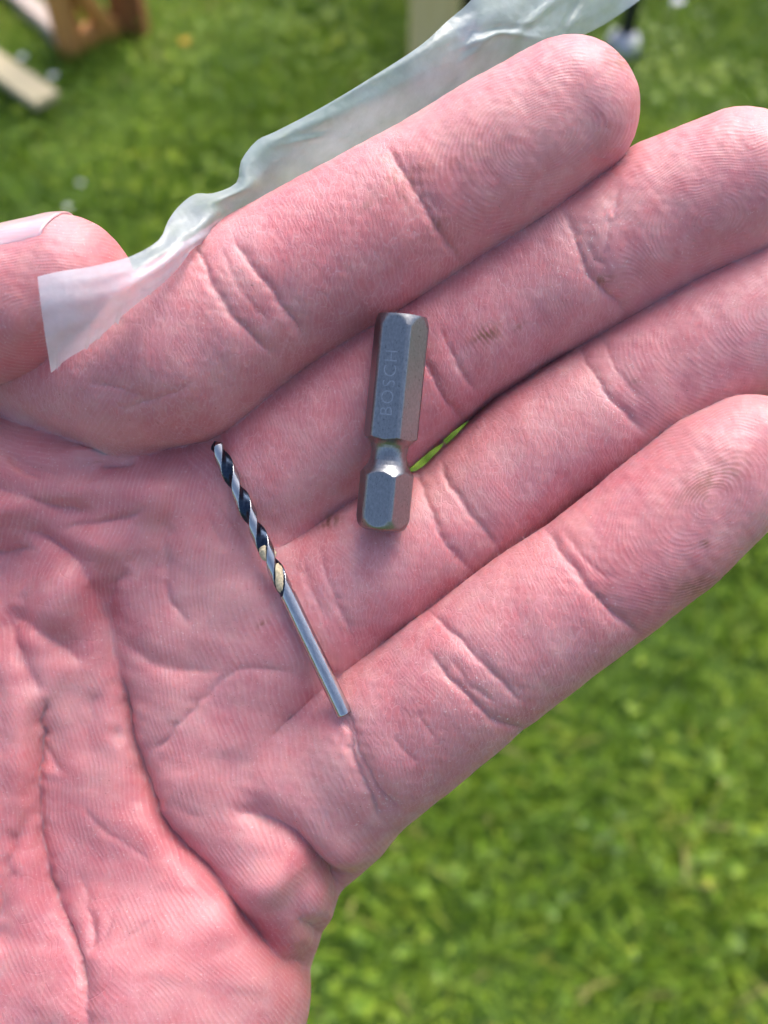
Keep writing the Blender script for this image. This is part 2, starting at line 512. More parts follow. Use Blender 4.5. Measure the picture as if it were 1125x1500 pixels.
def sdf_groups(p, cull=True):
    lo = [float(p[:, i].min()) for i in range(3)]; hi = [float(p[:, i].max()) for i in range(3)]
    palm = np.full(len(p), 40, np.float32)
    for pr in PALM_PR:
        if cull and far_off(lo, hi, pr): continue
        palm = smin(palm, round_cone(p, *pr), 5.0)
    fs = {}
    for k, prs in FIN_PR.items():
        f = np.full(len(p), 40, np.float32)
        for pr in prs:
            if cull and far_off(lo, hi, pr): continue
            f = np.minimum(f, round_cone(p, *pr))
        fs[k] = f
    return palm, fs

def finger_fields(p):
    """one field per finger, each blended with the palm"""
    if len(p) > 30000:
        return np.concatenate([finger_fields(p[i:i + 12000]) for i in range(0, len(p), 12000)])
    palm, fs = sdf_groups(p)
    return np.stack([smin(palm, fs[k], K_PALM[k]) if fs[k].min() < 39 else palm for k in FINGERS], 1)

def hand_sdf(p):
    return finger_fields(p).min(1)

def polygonise(h=0.5, block=5):
    """surface nets over the blocks the skin passes through"""
    lo = np.array([-118.0, -125.0, -34.0]); hi = np.array([74.0, 72.0, 26.0])
    nb = np.ceil((hi - lo) / (h * block)).astype(int)
    n = nb * block + 1
    F = np.ones(n, dtype=np.float32) * 9
    bi = np.stack(np.meshgrid(*[np.arange(k) for k in nb], indexing='ij'), -1).reshape(-1, 3)
    cen = (lo + (bi + 0.5) * h * block).astype(np.float32)
    dc = hand_sdf(cen)
    rad = h * block * 0.87 + 0.8
    # inside blocks
    ins = bi[dc < -rad]
    act = bi[np.abs(dc) <= rad]
    off = np.stack(np.meshgrid(*[np.arange(block + 1)] * 3, indexing='ij'), -1).reshape(-1, 3)
    for k in range(0, len(ins), 4000):
        idx = (ins[k:k + 4000, None, :] * block + off[None]).reshape(-1, 3)
        F[idx[:, 0], idx[:, 1], idx[:, 2]] = -9
    for k in range(0, len(act), 60):
        idx = (act[k:k + 60, None, :] * block + off[None]).reshape(-1, 3)
        F[idx[:, 0], idx[:, 1], idx[:, 2]] = hand_sdf((lo + idx * h).astype(np.float32))
    S_ = F < 0
    c = S_[:-1, :-1, :-1].astype(np.int8)
    tot = np.zeros_like(c)
    for dx in (0, 1):
        for dy in (0, 1):
            for dz in (0, 1):
                tot += S_[dx:n[0] - 1 + dx, dy:n[1] - 1 + dy, dz:n[2] - 1 + dz]
    cells = np.argwhere((tot > 0) & (tot < 8))
    vid = np.full(tot.shape, -1, dtype=np.int32)
    vid[cells[:, 0], cells[:, 1], cells[:, 2]] = np.arange(len(cells))
    corners = np.array([(a, b, d) for a in (0, 1) for b in (0, 1) for d in (0, 1)])
    fv = np.stack([F[cells[:, 0] + a, cells[:, 1] + b, cells[:, 2] + d] for a, b, d in corners], 1)
    acc = np.zeros((len(cells), 3)); cnt = np.zeros(len(cells))
    for i in range(8):
        for j in range(i + 1, 8):
            if np.abs(corners[i] - corners[j]).sum() != 1: continue
            a, b = fv[:, i], fv[:, j]
            m = (a < 0) != (b < 0)
            t = np.where(m, a / np.where(m, a - b, 1), 0)
            acc += np.where(m[:, None], corners[i] + t[:, None] * (corners[j] - corners[i]), 0)
            cnt += m
    V = lo + (cells + acc / cnt[:, None]) * h
    quads = []
    for ax in range(3):
        o1, o2 = (ax + 1) % 3, (ax + 2) % 3
        sl0 = [slice(None)] * 3; sl1 = [slice(None)] * 3
        sl0[ax] = slice(0, -1); sl1[ax] = slice(1, None)
        e = np.argwhere(S_[tuple(sl0)] != S_[tuple(sl1)])
        e = e[(e[:, o1] > 0) & (e[:, o2] > 0) & (e[:, o1] < n[o1] - 1) & (e[:, o2] < n[o2] - 1)]
        flip = ~S_[e[:, 0], e[:, 1], e[:, 2]]
        q = []
        for d1, d2 in ((0, 0), (-1, 0), (-1, -1), (0, -1)):
            ee = e.copy(); ee[:, o1] += d1; ee[:, o2] += d2
            q.append(vid[ee[:, 0], ee[:, 1], ee[:, 2]])
        q = np.stack(q, 1)
        q[flip] = q[flip][:, ::-1]
        quads.append(q)
    Q = np.concatenate(quads)
    Q = Q[(Q >= 0).all(1)]
    # settle the vertices on the surface; where two fingers touch, on the line where both skins meet
    eye = np.eye(3, dtype=np.float32); e = 0.06
    crev = np.zeros(len(V), bool)
    for it in range(4):
        sel = np.arange(len(V)) if it == 0 else np.where(crev)[0]
        v32 = V[sel].astype(np.float32)
        G = finger_fields(v32); D = [finger_fields(v32 + np.float32(e) * eye[i]) for i in range(3)]
        o = np.argsort(G, 1); r_ = np.arange(len(sel))
        g1, g2 = G[r_, o[:, 0]], G[r_, o[:, 1]]
        n1 = np.stack([(D[i][r_, o[:, 0]] - g1) / e for i in range(3)], 1); n2 = np.stack([(D[i][r_, o[:, 1]] - g2) / e for i in range(3)], 1)
        a11 = (n1 * n1).sum(1) + 1e-3; a22 = (n2 * n2).sum(1) + 1e-3; a12 = (n1 * n2).sum(1)
        two = (np.abs(g2) < 0.5) & (a12 / np.sqrt(a11 * a22) < 0.75)
        det = np.maximum(a11 * a22 - a12 * a12, 0.05)
        l1 = (a22 * g1 - a12 * g2) / det; l2 = (a11 * g2 - a12 * g1) / det
        st2 = -(n1 * l1[:, None] + n2 * l2[:, None]); st1 = -n1 * (g1 / a11)[:, None]
        ln = np.linalg.norm(st2, axis=1); st2 = st2 * np.minimum(1, 0.55 / np.maximum(ln, 1e-6))[:, None]
        if it == 0:
            crev[:] = two
            V = V + np.where(two[:, None], st2, np.clip(st1, -0.3, 0.3))
        else:
            V[sel] += np.where(two[:, None], st2, 0)
    # relax the grid pattern; the contact lines relax along themselves
    E = np.concatenate([Q[:, [i, (i + 1) % 4]] for i in range(4)])
    same = crev[E[:, 0]] == crev[E[:, 1]]
    E2 = E[same | ~crev[E[:, 0]]]
    deg = np.bincount(E2[:, 0], minlength=len(V))[:, None]
    for it in range(3):
        acc = np.stack([np.bincount(E2[:, 0], V[E2[:, 1], i], minlength=len(V)) for i in range(3)], 1)
        V = np.where(deg > 0, V * 0.5 + 0.5 * acc / np.maximum(deg, 1), V)
    return V, Q

def split_quads(V, Q):
    """one Catmull-Clark step"""
    nv = len(V)
    e = np.concatenate([Q[:, [i, (i + 1) % 4]] for i in range(4)])
    es = np.sort(e, 1); key = es[:, 0].astype(np.int64) * nv + es[:, 1]
    uq, first, inv = np.unique(key, return_index=True, return_inverse=True)
    inv = inv.reshape(-1)
    eu = es[first]; nq = len(Q); ne = len(uq)
    F = V[Q].mean(1)
    fs_ = np.stack([np.bincount(inv, np.tile(F[:, i], 4), minlength=ne) for i in range(3)], 1) / np.bincount(inv, minlength=ne)[:, None]
    mid = V[eu].mean(1)
    Ep = (mid + fs_) * 0.5
    val = np.maximum(np.bincount(Q.ravel(), minlength=nv), 1)[:, None].astype(float)
    fa = np.stack([np.bincount(Q.ravel(), np.repeat(F[:, i], 4), minlength=nv) for i in range(3)], 1) / val
    dv = np.maximum(np.bincount(eu.ravel(), minlength=nv), 1)[:, None]
    ma = np.stack([np.bincount(eu.ravel(), np.repeat(mid[:, i], 2), minlength=nv) for i in range(3)], 1) / dv
    Vp = (fa + 2 * ma + (val - 3) * V) / val
    E4 = inv.reshape(4, nq).T + nv                      # edge i joins corner i and i+1
    fc = np.arange(nq) + nv + ne
    quads = np.concatenate([np.stack([Q[:, i], E4[:, i], fc, E4[:, (i + 3) % 4]], 1) for i in range(4)])
    return np.concatenate([Vp, Ep, F]), quads

def catmull(pts, n=14):
    """smooth curve through photo points"""
    p = np.array(pts, float)
    if len(p) < 3:
        t = np.linspace(0, 1, n)[:, None]
        return p[0] * (1 - t) + p[-1] * t
    p = np.vstack([2 * p[0] - p[1], p, 2 * p[-1] - p[-2]])
    out = []
    for i in range(1, len(p) - 2):
        for t in np.linspace(0, 1, 3, endpoint=False):
            a, b, c, d = p[i - 1], p[i], p[i + 1], p[i + 2]
            out.append(0.5 * (2 * b + (c - a) * t + (2 * a - 5 * b + 4 * c - d) * t * t + (3 * b - a - 3 * c + d) * t ** 3))
    out.append(p[-2])
    return np.array(out)

def dist_curve(x, y, c):
    """signed distance to a curve (left of travel negative) and position 0..1 along it"""
    best = np.full(len(x), 1e9); sg = np.ones(len(x)); tt = np.zeros(len(x))
    seg = np.linalg.norm(np.diff(c, axis=0), axis=1); cum = np.concatenate([[0], np.cumsum(seg)])
    for i in range(len(c) - 1):
        ax, ay = c[i]; bx, by = c[i + 1]
        dx, dy = bx - ax, by - ay; l2 = dx * dx + dy * dy + 1e-9
        t = np.clip(((x - ax) * dx + (y - ay) * dy) / l2, 0, 1)
        ex, ey = x - ax - t * dx, y - ay - t * dy
        d = ex * ex + ey * ey
        m = d < best
        best[m] = d[m]; sg[m] = np.where(dx * ey - dy * ex > 0, 1, -1)[m]; tt[m] = ((cum[i] + t * seg[i]) / cum[-1])[m]
    return np.sqrt(best) * sg, tt

def sstep(a, b, x):
    t = np.clip((x - a) / (b - a), 0, 1)
    return t * t * (3 - 2 * t)

# palm folds: points, depth mm, width px on the left / right of travel, end tapers
FOLDS = [
    ([(131, 858), (141, 885), (155, 911), (160, 930), (165, 965), (171, 999), (184, 1053), (197, 1103), (213, 1148), (224, 1185), (240, 1217), (264, 1245), (296, 1274), (328, 1310), (357, 1346), (389, 1376), (418, 1403), (436, 1418), (462, 1418), (500, 1412)], 2.1, 36, 24, .12, .02),
    ([(165, 965), (184, 1053), (213, 1148), (240, 1217), (296, 1274), (357, 1346), (418, 1403), (436, 1418)], 1.1, 9, 8, .15, .1),
    ([(16, 772), (53, 785), (80, 801), (107, 815), (123, 836), (133, 865), (150, 900)], 1.2, 22, 14, .3, .2),
    ([(190, 826), (178, 843), (168, 860), (163, 877), (160, 903), (163, 940)], 1.0, 12, 16, .3, .3),
    ([(325, 1180), (345, 1188), (379, 1198), (418, 1218), (450, 1246), (472, 1275), (496, 1295), (530, 1318)], 2.4, 30, 22, .25, .02),
    ([(379, 1198), (418, 1218), (450, 1246), (472, 1275), (496, 1295), (530, 1318)], 0.7, 6, 6, .35, .02),
    ([(425, 1343), (450, 1354), (475, 1366), (510, 1385)], 1.0, 14, 12, .5, .02),
    ([(219, 1112), (240, 1088), (261, 1061), (306, 1013), (338, 986), (358, 979), (413, 984), (463, 994)], 0.4, 6, 6, .1, .3),
    ([(169, 943), (195, 955), (224, 973), (262, 982), (299, 984), (345, 981)], 0.5, 16, 10, .2, .3),
    ([(0, 890), (16, 903), (37, 911), (61, 927), (85, 946), (107, 965), (128, 981)], 1.3, 30, 14, .2, .25),
    ([(4, 890), (8, 903), (24, 943), (43, 983), (59, 1013), (68, 1024)], 1.1, 13, 20, .25, .25),
    ([(68, 1018), (62, 1053), (64, 1090), (59, 1130), (57, 1150), (60, 1190), (65, 1238), (75, 1283), (88, 1331), (101, 1371), (115, 1417), (120, 1443), (123, 1500), (126, 1600)], 0.9, 16, 16, .1, .02),
    ([(68, 1018), (62, 1053), (64, 1090), (59, 1130), (60, 1190), (65, 1238), (75, 1283), (88, 1331), (101, 1371), (115, 1417), (123, 1500)], 0.55, 4, 4, .05, .2),
    ([(62, 1085), (69, 1098), (80, 1118), (94, 1138)], 0.3, 7, 7, .2, .4),
    ([(144, 999), (139, 1023), (131, 1053), (128, 1090), (130, 1130)], 0.55, 16, 16, .3, .5),
    ([(45, 1170), (35, 1209), (21, 1246), (11, 1299), (3, 1347), (-5, 1400)], 0.9, 12, 16, .3, .1),
    ([(117, 1174), (130, 1192), (147, 1209), (160, 1222), (176, 1230), (203, 1251), (224, 1267)], 0.15, 7, 7, .2, .2),
    ([(140, 682), (160, 682), (181, 680), (203, 673)], 0.6, 7, 7, .3, .2),
    ([(0, 655), (16, 665), (45, 684), (72, 692), (107, 697)], 0.55, 10, 8, .2, .4),
    ([(8, 668), (40, 693), (70, 704)], 0.3, 6, 6, .3, .3),
    ([(-30, 705), (0, 719), (35, 729), (69, 740), (115, 748), (150, 755)], 0.8, 16, 10, .1, .3),
    ([(72, 777), (107, 771), (160, 764), (197, 753), (222, 737)], 0.45, 7, 9, .25, .3),
    ([(247, 745), (245, 767), (241, 809), (248, 839), (254, 860)], 0.5, 10, 10, .3, .3),
    ([(239, 839), (244, 860), (249, 879), (268, 903), (289, 923)], 0.35, 8, 8, .3, .3),
    ([(299, 730), (303, 749), (319, 784), (330, 810)], 0.4, 9, 9, .3, .3),
    ([(446, 1040), (456, 1037), (468, 1028), (482, 1012), (500, 985)], 0.9, 10, 8, .3, .1),
    ([(-10, 800), (0, 812), (30, 806), (55, 800)], 0.4, 9, 9, .2, .4),
    ([(188, 1290), (170, 1330), (140, 1380), (118, 1260)], 0.3, 9, 9, .4, .3),
    ([(140, 1330), (135, 1365), (128, 1405)], 0.35, 7, 7, .4, .3),
    ([(150, 1400), (200, 1365), (240, 1335)], 0.15, 6, 6, .4, .4),
    ([(300, 1200), (270, 1190), (245, 1165)], 0.25, 12, 12, .4, .4),
    ([(160, 1050), (170, 1075), (180, 1100)], 0.4, 7, 7, .4, .4),
    ([(-20, 960), (-5, 1020), (0, 1080), (-8, 1140)], 0.6, 14, 14, .3, .3),
]
# soft cushions and hollows: centre, radii px, turn deg, height mm
MOUNDS = [
    (232, 722, 48, 34, 20, 1.8), (140, 660, 60, 16, 12, 1.2), (120, 720, 60, 18, 8, 0.7), (140, 795, 60, 22, -8, 0.8),
    (350, 880, 70, 50, 30, 1.0), (85, 880, 34, 80, -35, 2.0), (80, 985, 22, 55, -40, 0.7), (25, 1090, 34, 110, 0, 1.8),
    (105, 1080, 24, 60, 8, 0.4), (170, 1150, 26, 90, -20, 0.7), (265, 1150, 45, 90, -35, 1.8), (390, 1295, 32, 95, -50, 1.9),
    (450, 1190, 60, 60, 0, 1.2), (400, 1080, 70, 60, 20, 0.8), (150, 872, 16, 30, 0, -0.9), (240, 930, 40, 60, 0, 0.6),
    (30, 1300, 30, 90, 8, 0.8), (250, 1400, 70, 120, -35, 0.5), (20, 740, 60, 20, 12, 0.7), (300, 790, 30, 50, -20, 0.4),
    (235, 1050, 36, 70, -15, 0.8), (505, 1252, 32, 40, -40, 1.5), (462, 1328, 26, 34, -20, 1.1),
]
# flexion creases of the fingers
CREASES = {
    'index': [([(270, 330), (289, 362), (311, 413), (338, 458), (378, 500), (410, 525)], .55, 7), ([(335, 335), (353, 368), (398, 423), (433, 473), (452, 505)], .5, 7),
              ([(318, 350), (340, 400), (370, 445), (400, 480)], .22, 5),
              ([(560, 200), (575, 228), (605, 271), (635, 321), (668, 372), (680, 400)], .6, 9), ([(590, 225), (620, 275), (650, 320)], .2, 5),
              ([(170, 600), (230, 585), (290, 560)], .2, 6), ([(120, 560), (180, 570), (230, 600)], .2, 6)],
    'middle': [([(825, 300), (841, 341), (866, 402), (906, 446), (925, 470)], .6, 8), ([(855, 330), (880, 385), (910, 260)], .25, 5),
               ([(600, 480), (630, 542), (660, 593), (690, 625)], .55, 8), ([(640, 470), (668, 530), (700, 580)], .35, 6)],
    'ring': [([(845, 500), (858, 525), (886, 570), (921, 608), (945, 640)], .6, 8), ([(880, 490), (905, 545), (945, 590)], .25, 5),
             ([(600, 670), (620, 711), (645, 781), (680, 825), (700, 845)], .5, 7), ([(640, 665), (660, 711), (706, 771), (735, 810)], .5, 7),
             ([(465, 800), (480, 850), (500, 900), (525, 945)], .35, 8), ([(445, 820), (455, 860), (480, 915)], .3, 7)],
    'pinky': [([(790, 760), (806, 783), (836, 826), (881, 881), (932, 925), (950, 940)], .65, 8), ([(820, 770), (850, 810), (900, 860)], .2, 5),
              ([(620, 885), (637, 903), (680, 942), (716, 982), (756, 1019), (775, 1040)], .5, 6), ([(620, 945), (635, 964), (675, 1012), (726, 1057), (770, 1070), (790, 1068)], .6, 7),
              ([(655, 960), (690, 1005), (735, 1035)], .3, 5),
              ([(495, 1030), (505, 1066), (514, 1106), (533, 1150), (552, 1188), (572, 1220)], .7, 7), ([(500, 1020), (523, 1102), (546, 1147), (575, 1180), (600, 1195)], .5, 6),
              ([(575, 1080), (610, 1120)], .2, 5), ([(610, 1040), (640, 1085)], .15, 5)],
    'thumb': [([(-60, 540), (-40, 470), (-50, 400)], .5, 8)],
}
# stains, skin tone and highlights painted on the mounds: (px, py, radius, stretch, turn, amount)
DIRT = [(640, 330, 10, 2, 40, .4), (760, 480, 6, 1.6, 30, .5), (930, 560, 7, 1.4, 20, .4), (880, 870, 10, 2, 30, .35), (540, 300, 9, 1.5, 30, .4), (712, 490, 14, 1.8, 20, .9), (884, 411, 9, 1.6, 30, .7), (905, 88, 22, 1.0, 0, .6), (880, 165, 8, 1, 0, .3), (1040, 705, 26, 2.4, 30, .6), (1032, 797, 6, 1.2, 30, 1.0), (1018, 860, 16, 2.4, 15, .7),
        (484, 764, 9, 1.8, 25, .9), (384, 916, 5, 2.0, 40, .8), (600, 258, 36, 2.2, 35, .30), (690, 220, 50, 1.6, 35, .25), (576, 262, 12, 1.2, 30, .5), (570, 230, 14, 1.5, 30, .35), (660, 240, 12, 1.5, 30, .3), (590, 290, 8, 1.5, 30, .45)]
REDS = [(330, 650, 50, 2.2, 30, .5), (520, 940, 40, 1.5, 30, .5), (440, 800, 40, 1.4, 30, .5), (780, 560, 60, 2.4, 32, .35), (900, 740, 70, 2.2, 35, .3), (420, 560, 60, 2.6, 33, .35), (660, 420, 60, 2.4, 33, .3), (600, 300, 70, 1.4, 35, .7), (480, 330, 60, 1.6, 30, .5), (150, 870, 40, 1.4, -80, .45), (110, 740, 70, 2, 5, .4), (40, 690, 60, 2, 20, .4), (250, 750, 40, 1.5, 60, .3), (440, 1030, 40, 1, 0, .5), (130, 1220, 80, 1.5, -60, .3),
        (250, 1230, 60, 2.2, -50, .7), (400, 1380, 40, 2.5, -45, .8), (440, 1250, 40, 2, -40, .6), (700, 620, 60, 1.5, 30, .3), (850, 830, 80, 1.6, 35, .35), (640, 1060, 70, 1.4, 35, .35), (1000, 870, 60, 1.5, 35, .4), (900, 250, 50, 1, 0, .3),
        (60, 520, 60, 1.3, 30, .8), (160, 350, 50, 1, 0, .7), (15, 930, 50, 1.2, -50, .7), (330, 700, 90, 1.6, 30, .4), (1080, 330, 60, 1.5, 30, .3), (300, 1400, 70, 1.4, -40, .35), (20, 1180, 60, 2.0, 85, .45), (230, 640, 60, 2.4, 5, .5)]
PALES = [(150, 655, 45, 2.2, 8, .45), (110, 700, 40, 2.4, 4, .35), (40, 610, 50, 2.2, 0, .35), (335, 880, 50, 1.3, 0, .5), (620, 130, 60, 2, 30, .2), (790, 170, 70, 1.3, 35, .45), (1050, 650, 70, 1.5, 30, .45), (700, 1010, 60, 2, 45, .4), (740, 850, 50, 1.6, 35, .3),  # pale skin, plus white highlights of the palm mounds put into the colour
         (610, 290, 26, 2.0, 60, .4), (620, 720, 40, 1.5, 30, .3), (820, 590, 70, 1.5, 30, .3), (260, 1050, 30, 1.8, 0, .45), (300, 1180, 60, 1.8, -45, .3), (80, 1040, 30, 2, 80, .4), (160, 1110, 30, 2.6, 80, .3), (840, 350, 40, 2, 60, .35), (340, 430, 30, 2, 50, .3), (120, 1010, 30, 1.6, 70, .4), (480, 1150, 40, 2.0, 80, .3)]

def blobs(x, y, lst):
    v = np.zeros(len(x))
    for bx, by, r, st, turn, amt in lst:
        a = -math.radians(turn)
        u = ((x - bx) * math.cos(a) + (y - by) * math.sin(a)) / (r * st)
        w = (-(x - bx) * math.sin(a) + (y - by) * math.cos(a)) / r
        d = u * u + w * w
        v = np.maximum(v, amt * np.exp(-d * 1.2))
    return v

def smooth_noise(x, y, seed, wl, n=9):
    r = np.random.default_rng(seed); v = np.zeros(len(x))
    for k in range(n):
        a = r.uniform(0, 6.283); f = 6.283 / (wl * r.uniform(0.6, 1.7))
        v += np.sin((x * np.cos(a) + y * np.sin(a)) * f + r.uniform(0, 6.283))
    return v / math.sqrt(n)

def skin_material():
    m, nt, out = new_mat('skin')
    L = nt.links.new
    def attr(nm):
        a = nd(nt, 'ShaderNodeAttribute'); a.attribute_name = nm; return a
    tex = attr('ridge_field'); dis = attr('ridge_fork'); ton = attr('tone'); drt = attr('stain')
    tc = nd(nt, 'ShaderNodeTexCoord')
    sp = nd(nt, 'ShaderNodeSeparateXYZ'); L(tex.outputs['Vector'], sp.inputs[0])
    sd_ = nd(nt, 'ShaderNodeSeparateXYZ'); L(dis.outputs['Vector'], sd_.inputs[0])
    st = nd(nt, 'ShaderNodeSeparateXYZ'); L(ton.outputs['Vector'], st.inputs[0])
    def noise(scale, detail=3, rough=0.55, vec=None):
        n = nd(nt, 'ShaderNodeTexNoise'); n.inputs['Scale'].default_value = scale; n.inputs['Detail'].default_value = detail; n.inputs['Roughness'].default_value = rough
        L(vec if vec is not None else tc.outputs['Object'], n.inputs['Vector']); return n.outputs['Fac']
    big = noise(0.055, 2, 0.6)
    # ridges: sin(phase + fork angle), phase wobbled by noise
    wob = math_n(nt, 'MULTIPLY', math_n(nt, 'SUBTRACT', noise(0.16, 1), 0.5), 9.0)
    wob2 = math_n(nt, 'MULTIPLY', math_n(nt, 'SUBTRACT', noise(0.6, 1), 0.5), 4.0)
    ph = math_n(nt, 'ADD', math_n(nt, 'ADD', sp.outputs[0], wob), wob2)
    s_ = math_n(nt, 'SINE', ph); c_ = math_n(nt, 'COSINE', ph)
    rid = math_n(nt, 'ADD', math_n(nt, 'MULTIPLY', s_, sd_.outputs[0]), math_n(nt, 'MULTIPLY', c_, sd_.outputs[1]))
    # ridges break up along their length
    amp_n = nd(nt, 'ShaderNodeMapRange'); amp_n.inputs['From Min'].default_value = 0.36; amp_n.inputs['From Max'].default_value = 0.62; amp_n.inputs['To Min'].default_value = 0.12; amp_n.inputs['To Max'].default_value = 1.0
    ampn = noise(0.3, 2, 0.65); L(ampn, amp_n.inputs[0])
    amp = math_n(nt, 'MULTIPLY', sp.outputs[2], amp_n.outputs[0])
    rid_a = math_n(nt, 'MULTIPLY', rid, amp)
    # fine crazing of dry skin across the joints
    vor = nd(nt, 'ShaderNodeTexVoronoi'); vor.feature = 'DISTANCE_TO_EDGE'; vor.inputs['Scale'].default_value = 1.05
    mp = nd(nt, 'ShaderNodeMapping'); mp.inputs['Rotation'].default_value = (0, 0, math.radians(-30)); mp.inputs['Scale'].default_value = (1.75, 0.42, 0.8)
    wv = nd(nt, 'ShaderNodeVectorMath'); wv.operation = 'ADD'
    nz3 = nd(nt, 'ShaderNodeTexNoise'); nz3.inputs['Scale'].default_value = 0.8; nz3.inputs['Detail'].default_value = 3; L(tc.outputs['Object'], nz3.inputs['Vector'])
    vsc = nd(nt, 'ShaderNodeVectorMath'); vsc.operation = 'SCALE'; vsc.inputs['Scale'].default_value = 0.8; L(nz3.outputs['Color'], vsc.inputs[0])
    L(tc.outputs['Object'], wv.inputs[0]); L(vsc.outputs[0], wv.inputs[1]); L(wv.outputs[0], mp.inputs[0]); L(mp.outputs[0], vor.inputs['Vector'])
    cr = nd(nt, 'ShaderNodeMapRange'); cr.inputs['From Min'].default_value = 0.0; cr.inputs['From Max'].default_value = 0.10; cr.inputs['To Min'].default_value = 1; cr.inputs['To Max'].default_value = 0
    L(vor.outputs['Distance'], cr.inputs[0])
    craz = math_n(nt, 'MULTIPLY', cr.outputs[0], sd_.outputs[2])
    v2 = nd(nt, 'ShaderNodeTexVoronoi'); v2.feature = 'DISTANCE_TO_EDGE'; v2.inputs['Scale'].default_value = 0.26
    mp2 = nd(nt, 'ShaderNodeMapping'); mp2.inputs['Rotation'].default_value = (0, 0, math.radians(20)); mp2.inputs['Scale'].default_value = (1.0, 0.6, 0.5)
    w2 = nd(nt, 'ShaderNodeVectorMath'); w2.operation = 'ADD'
    nz4 = nd(nt, 'ShaderNodeTexNoise'); nz4.inputs['Scale'].default_value = 0.25; nz4.inputs['Detail'].default_value = 0; L(tc.outputs['Object'], nz4.inputs['Vector'])
    vs2 = nd(nt, 'ShaderNodeVectorMath'); vs2.operation = 'SCALE'; vs2.inputs['Scale'].default_value = 5.0; L(nz4.outputs['Color'], vs2.inputs[0])
    L(tc.outputs['Object'], w2.inputs[0]); L(vs2.outputs[0], w2.inputs[1]); L(w2.outputs[0], mp2.inputs[0]); L(mp2.outputs[0], v2.inputs['Vector'])
    c2 = nd(nt, 'ShaderNodeMapRange'); c2.inputs['From Min'].default_value = 0.0; c2.inputs['From Max'].default_value = 0.035; c2.inputs['To Min'].default_value = 1; c2.inputs['To Max'].default_value = 0
    L(v2.outputs['Distance'], c2.inputs[0])
    thin = math_n(nt, 'MULTIPLY', c2.outputs[0], math_n(nt, 'MULTIPLY', ramp(nt, big, [(0.42, (0, 0, 0)), (0.6, (1, 1, 1))]), sp.outputs[1]))
    # colour
    mid = noise(0.16, 3, 0.6)
    base = mix_c(nt, ramp(nt, big, [(0.35, (0, 0, 0)), (0.65, (1, 1, 1))]), SKIN_A, SKIN_B)
    base = mix_c(nt, math_n(nt, 'MULTIPLY', ramp(nt, mid, [(0.45, (0, 0, 0)), (0.7, (1, 1, 1))]), 0.35), base, SKIN_MAUVE)
    mot = noise(0.34, 3, 0.55)
    base = mix_c(nt, math_n(nt, 'MULTIPLY', ramp(nt, mot, [(0.50, (0, 0, 0)), (0.72, (1, 1, 1))]), 0.35), base, SKIN_PALE)
    base = mix_c(nt, math_n(nt, 'MULTIPLY', ramp(nt, mot, [(0.28, (1, 1, 1)), (0.48, (0, 0, 0))]), 0.40), base, SKIN_RED)
    base = mix_c(nt, math_n(nt, 'MULTIPLY', st.outputs[0], 0.85), base, SKIN_RED)
    base = mix_c(nt, math_n(nt, 'MULTIPLY', st.outputs[1], 0.7), base, SKIN_PALE)
    dry = math_n(nt, 'MULTIPLY', math_n(nt, 'POWER', math_n(nt, 'MULTIPLY', math_n(nt, 'ADD', rid, 1.0), 0.5), 3.0), amp)
    base = mix_c(nt, math_n(nt, 'MULTIPLY', dry, 0.22), base, SKIN_DRY)
    brk = math_n(nt, 'MULTIPLY', craz, ramp(nt, ampn, [(0.42, (1, 1, 1)), (0.58, (0, 0, 0))]))
    base = mix_c(nt, math_n(nt, 'MULTIPLY', brk, 0.26), base, SKIN_DRY)
    fl = noise(2.6, 2, 0.7)
    flk = math_n(nt, 'MULTIPLY', ramp(nt, fl, [(0.64, (0, 0, 0)), (0.70, (1, 1, 1))]), st.outputs[2])
    base = mix_c(nt, flk, base, (0.82, 0.70, 0.66))
    spk = ramp(nt, noise(3.3, 1), [(0.22, (1, 1, 1)), (0.25, (0, 0, 0))])
    base = mix_c(nt, math_n(nt, 'MULTIPLY', spk, 0.7), base, (0.25, 0.10, 0.09))
    dn = math_n(nt, 'MULTIPLY', drt.outputs['Fac'], ramp(nt, math_n(nt, 'SUBTRACT', nz3.outputs['Fac'], math_n(nt, 'MULTIPLY', rid, 0.12)), [(0.38, (0, 0, 0)), (0.60, (1, 1, 1))]))
    base = mix_c(nt, dn, base, (0.20, 0.075, 0.035))
    p = nd(nt, 'ShaderNodeBsdfPrincipled')
    L(base, p.inputs['Base Color'])
    p.subsurface_method = 'RANDOM_WALK'
    p.inputs['Subsurface Weight'].default_value = 0.8
    p.inputs['Subsurface Radius'].default_value = (1.0, 0.28, 0.20)
    p.inputs['Subsurface Scale'].default_value = 0.0018
    rr = nd(nt, 'ShaderNodeMapRange'); rr.inputs['To Min'].default_value = 0.34; rr.inputs['To Max'].default_value = 0.56; L(mid, rr.inputs[0])
    L(rr.outputs[0], p.inputs['Roughness'])
    p.inputs['Specular IOR Level'].default_value = 0.42
    hgt = math_n(nt, 'ADD', math_n(nt, 'MULTIPLY', rid_a, 0.021), math_n(nt, 'MULTIPLY', craz, -0.035))
    hgt = math_n(nt, 'ADD', hgt, math_n(nt, 'MULTIPLY', thin, -0.03))
    hgt = math_n(nt, 'ADD', hgt, math_n(nt, 'MULTIPLY', nz3.outputs['Fac'], 0.12))
    bp = nd(nt, 'ShaderNodeBump'); bp.inputs['Strength'].default_value = 0.85; bp.inputs['Distance'].default_value = 0.001
    L(hgt, bp.inputs['Height']); L(bp.outputs[0], p.inputs['Normal'])
    L(p.outputs[0], out.inputs[0])
    return m

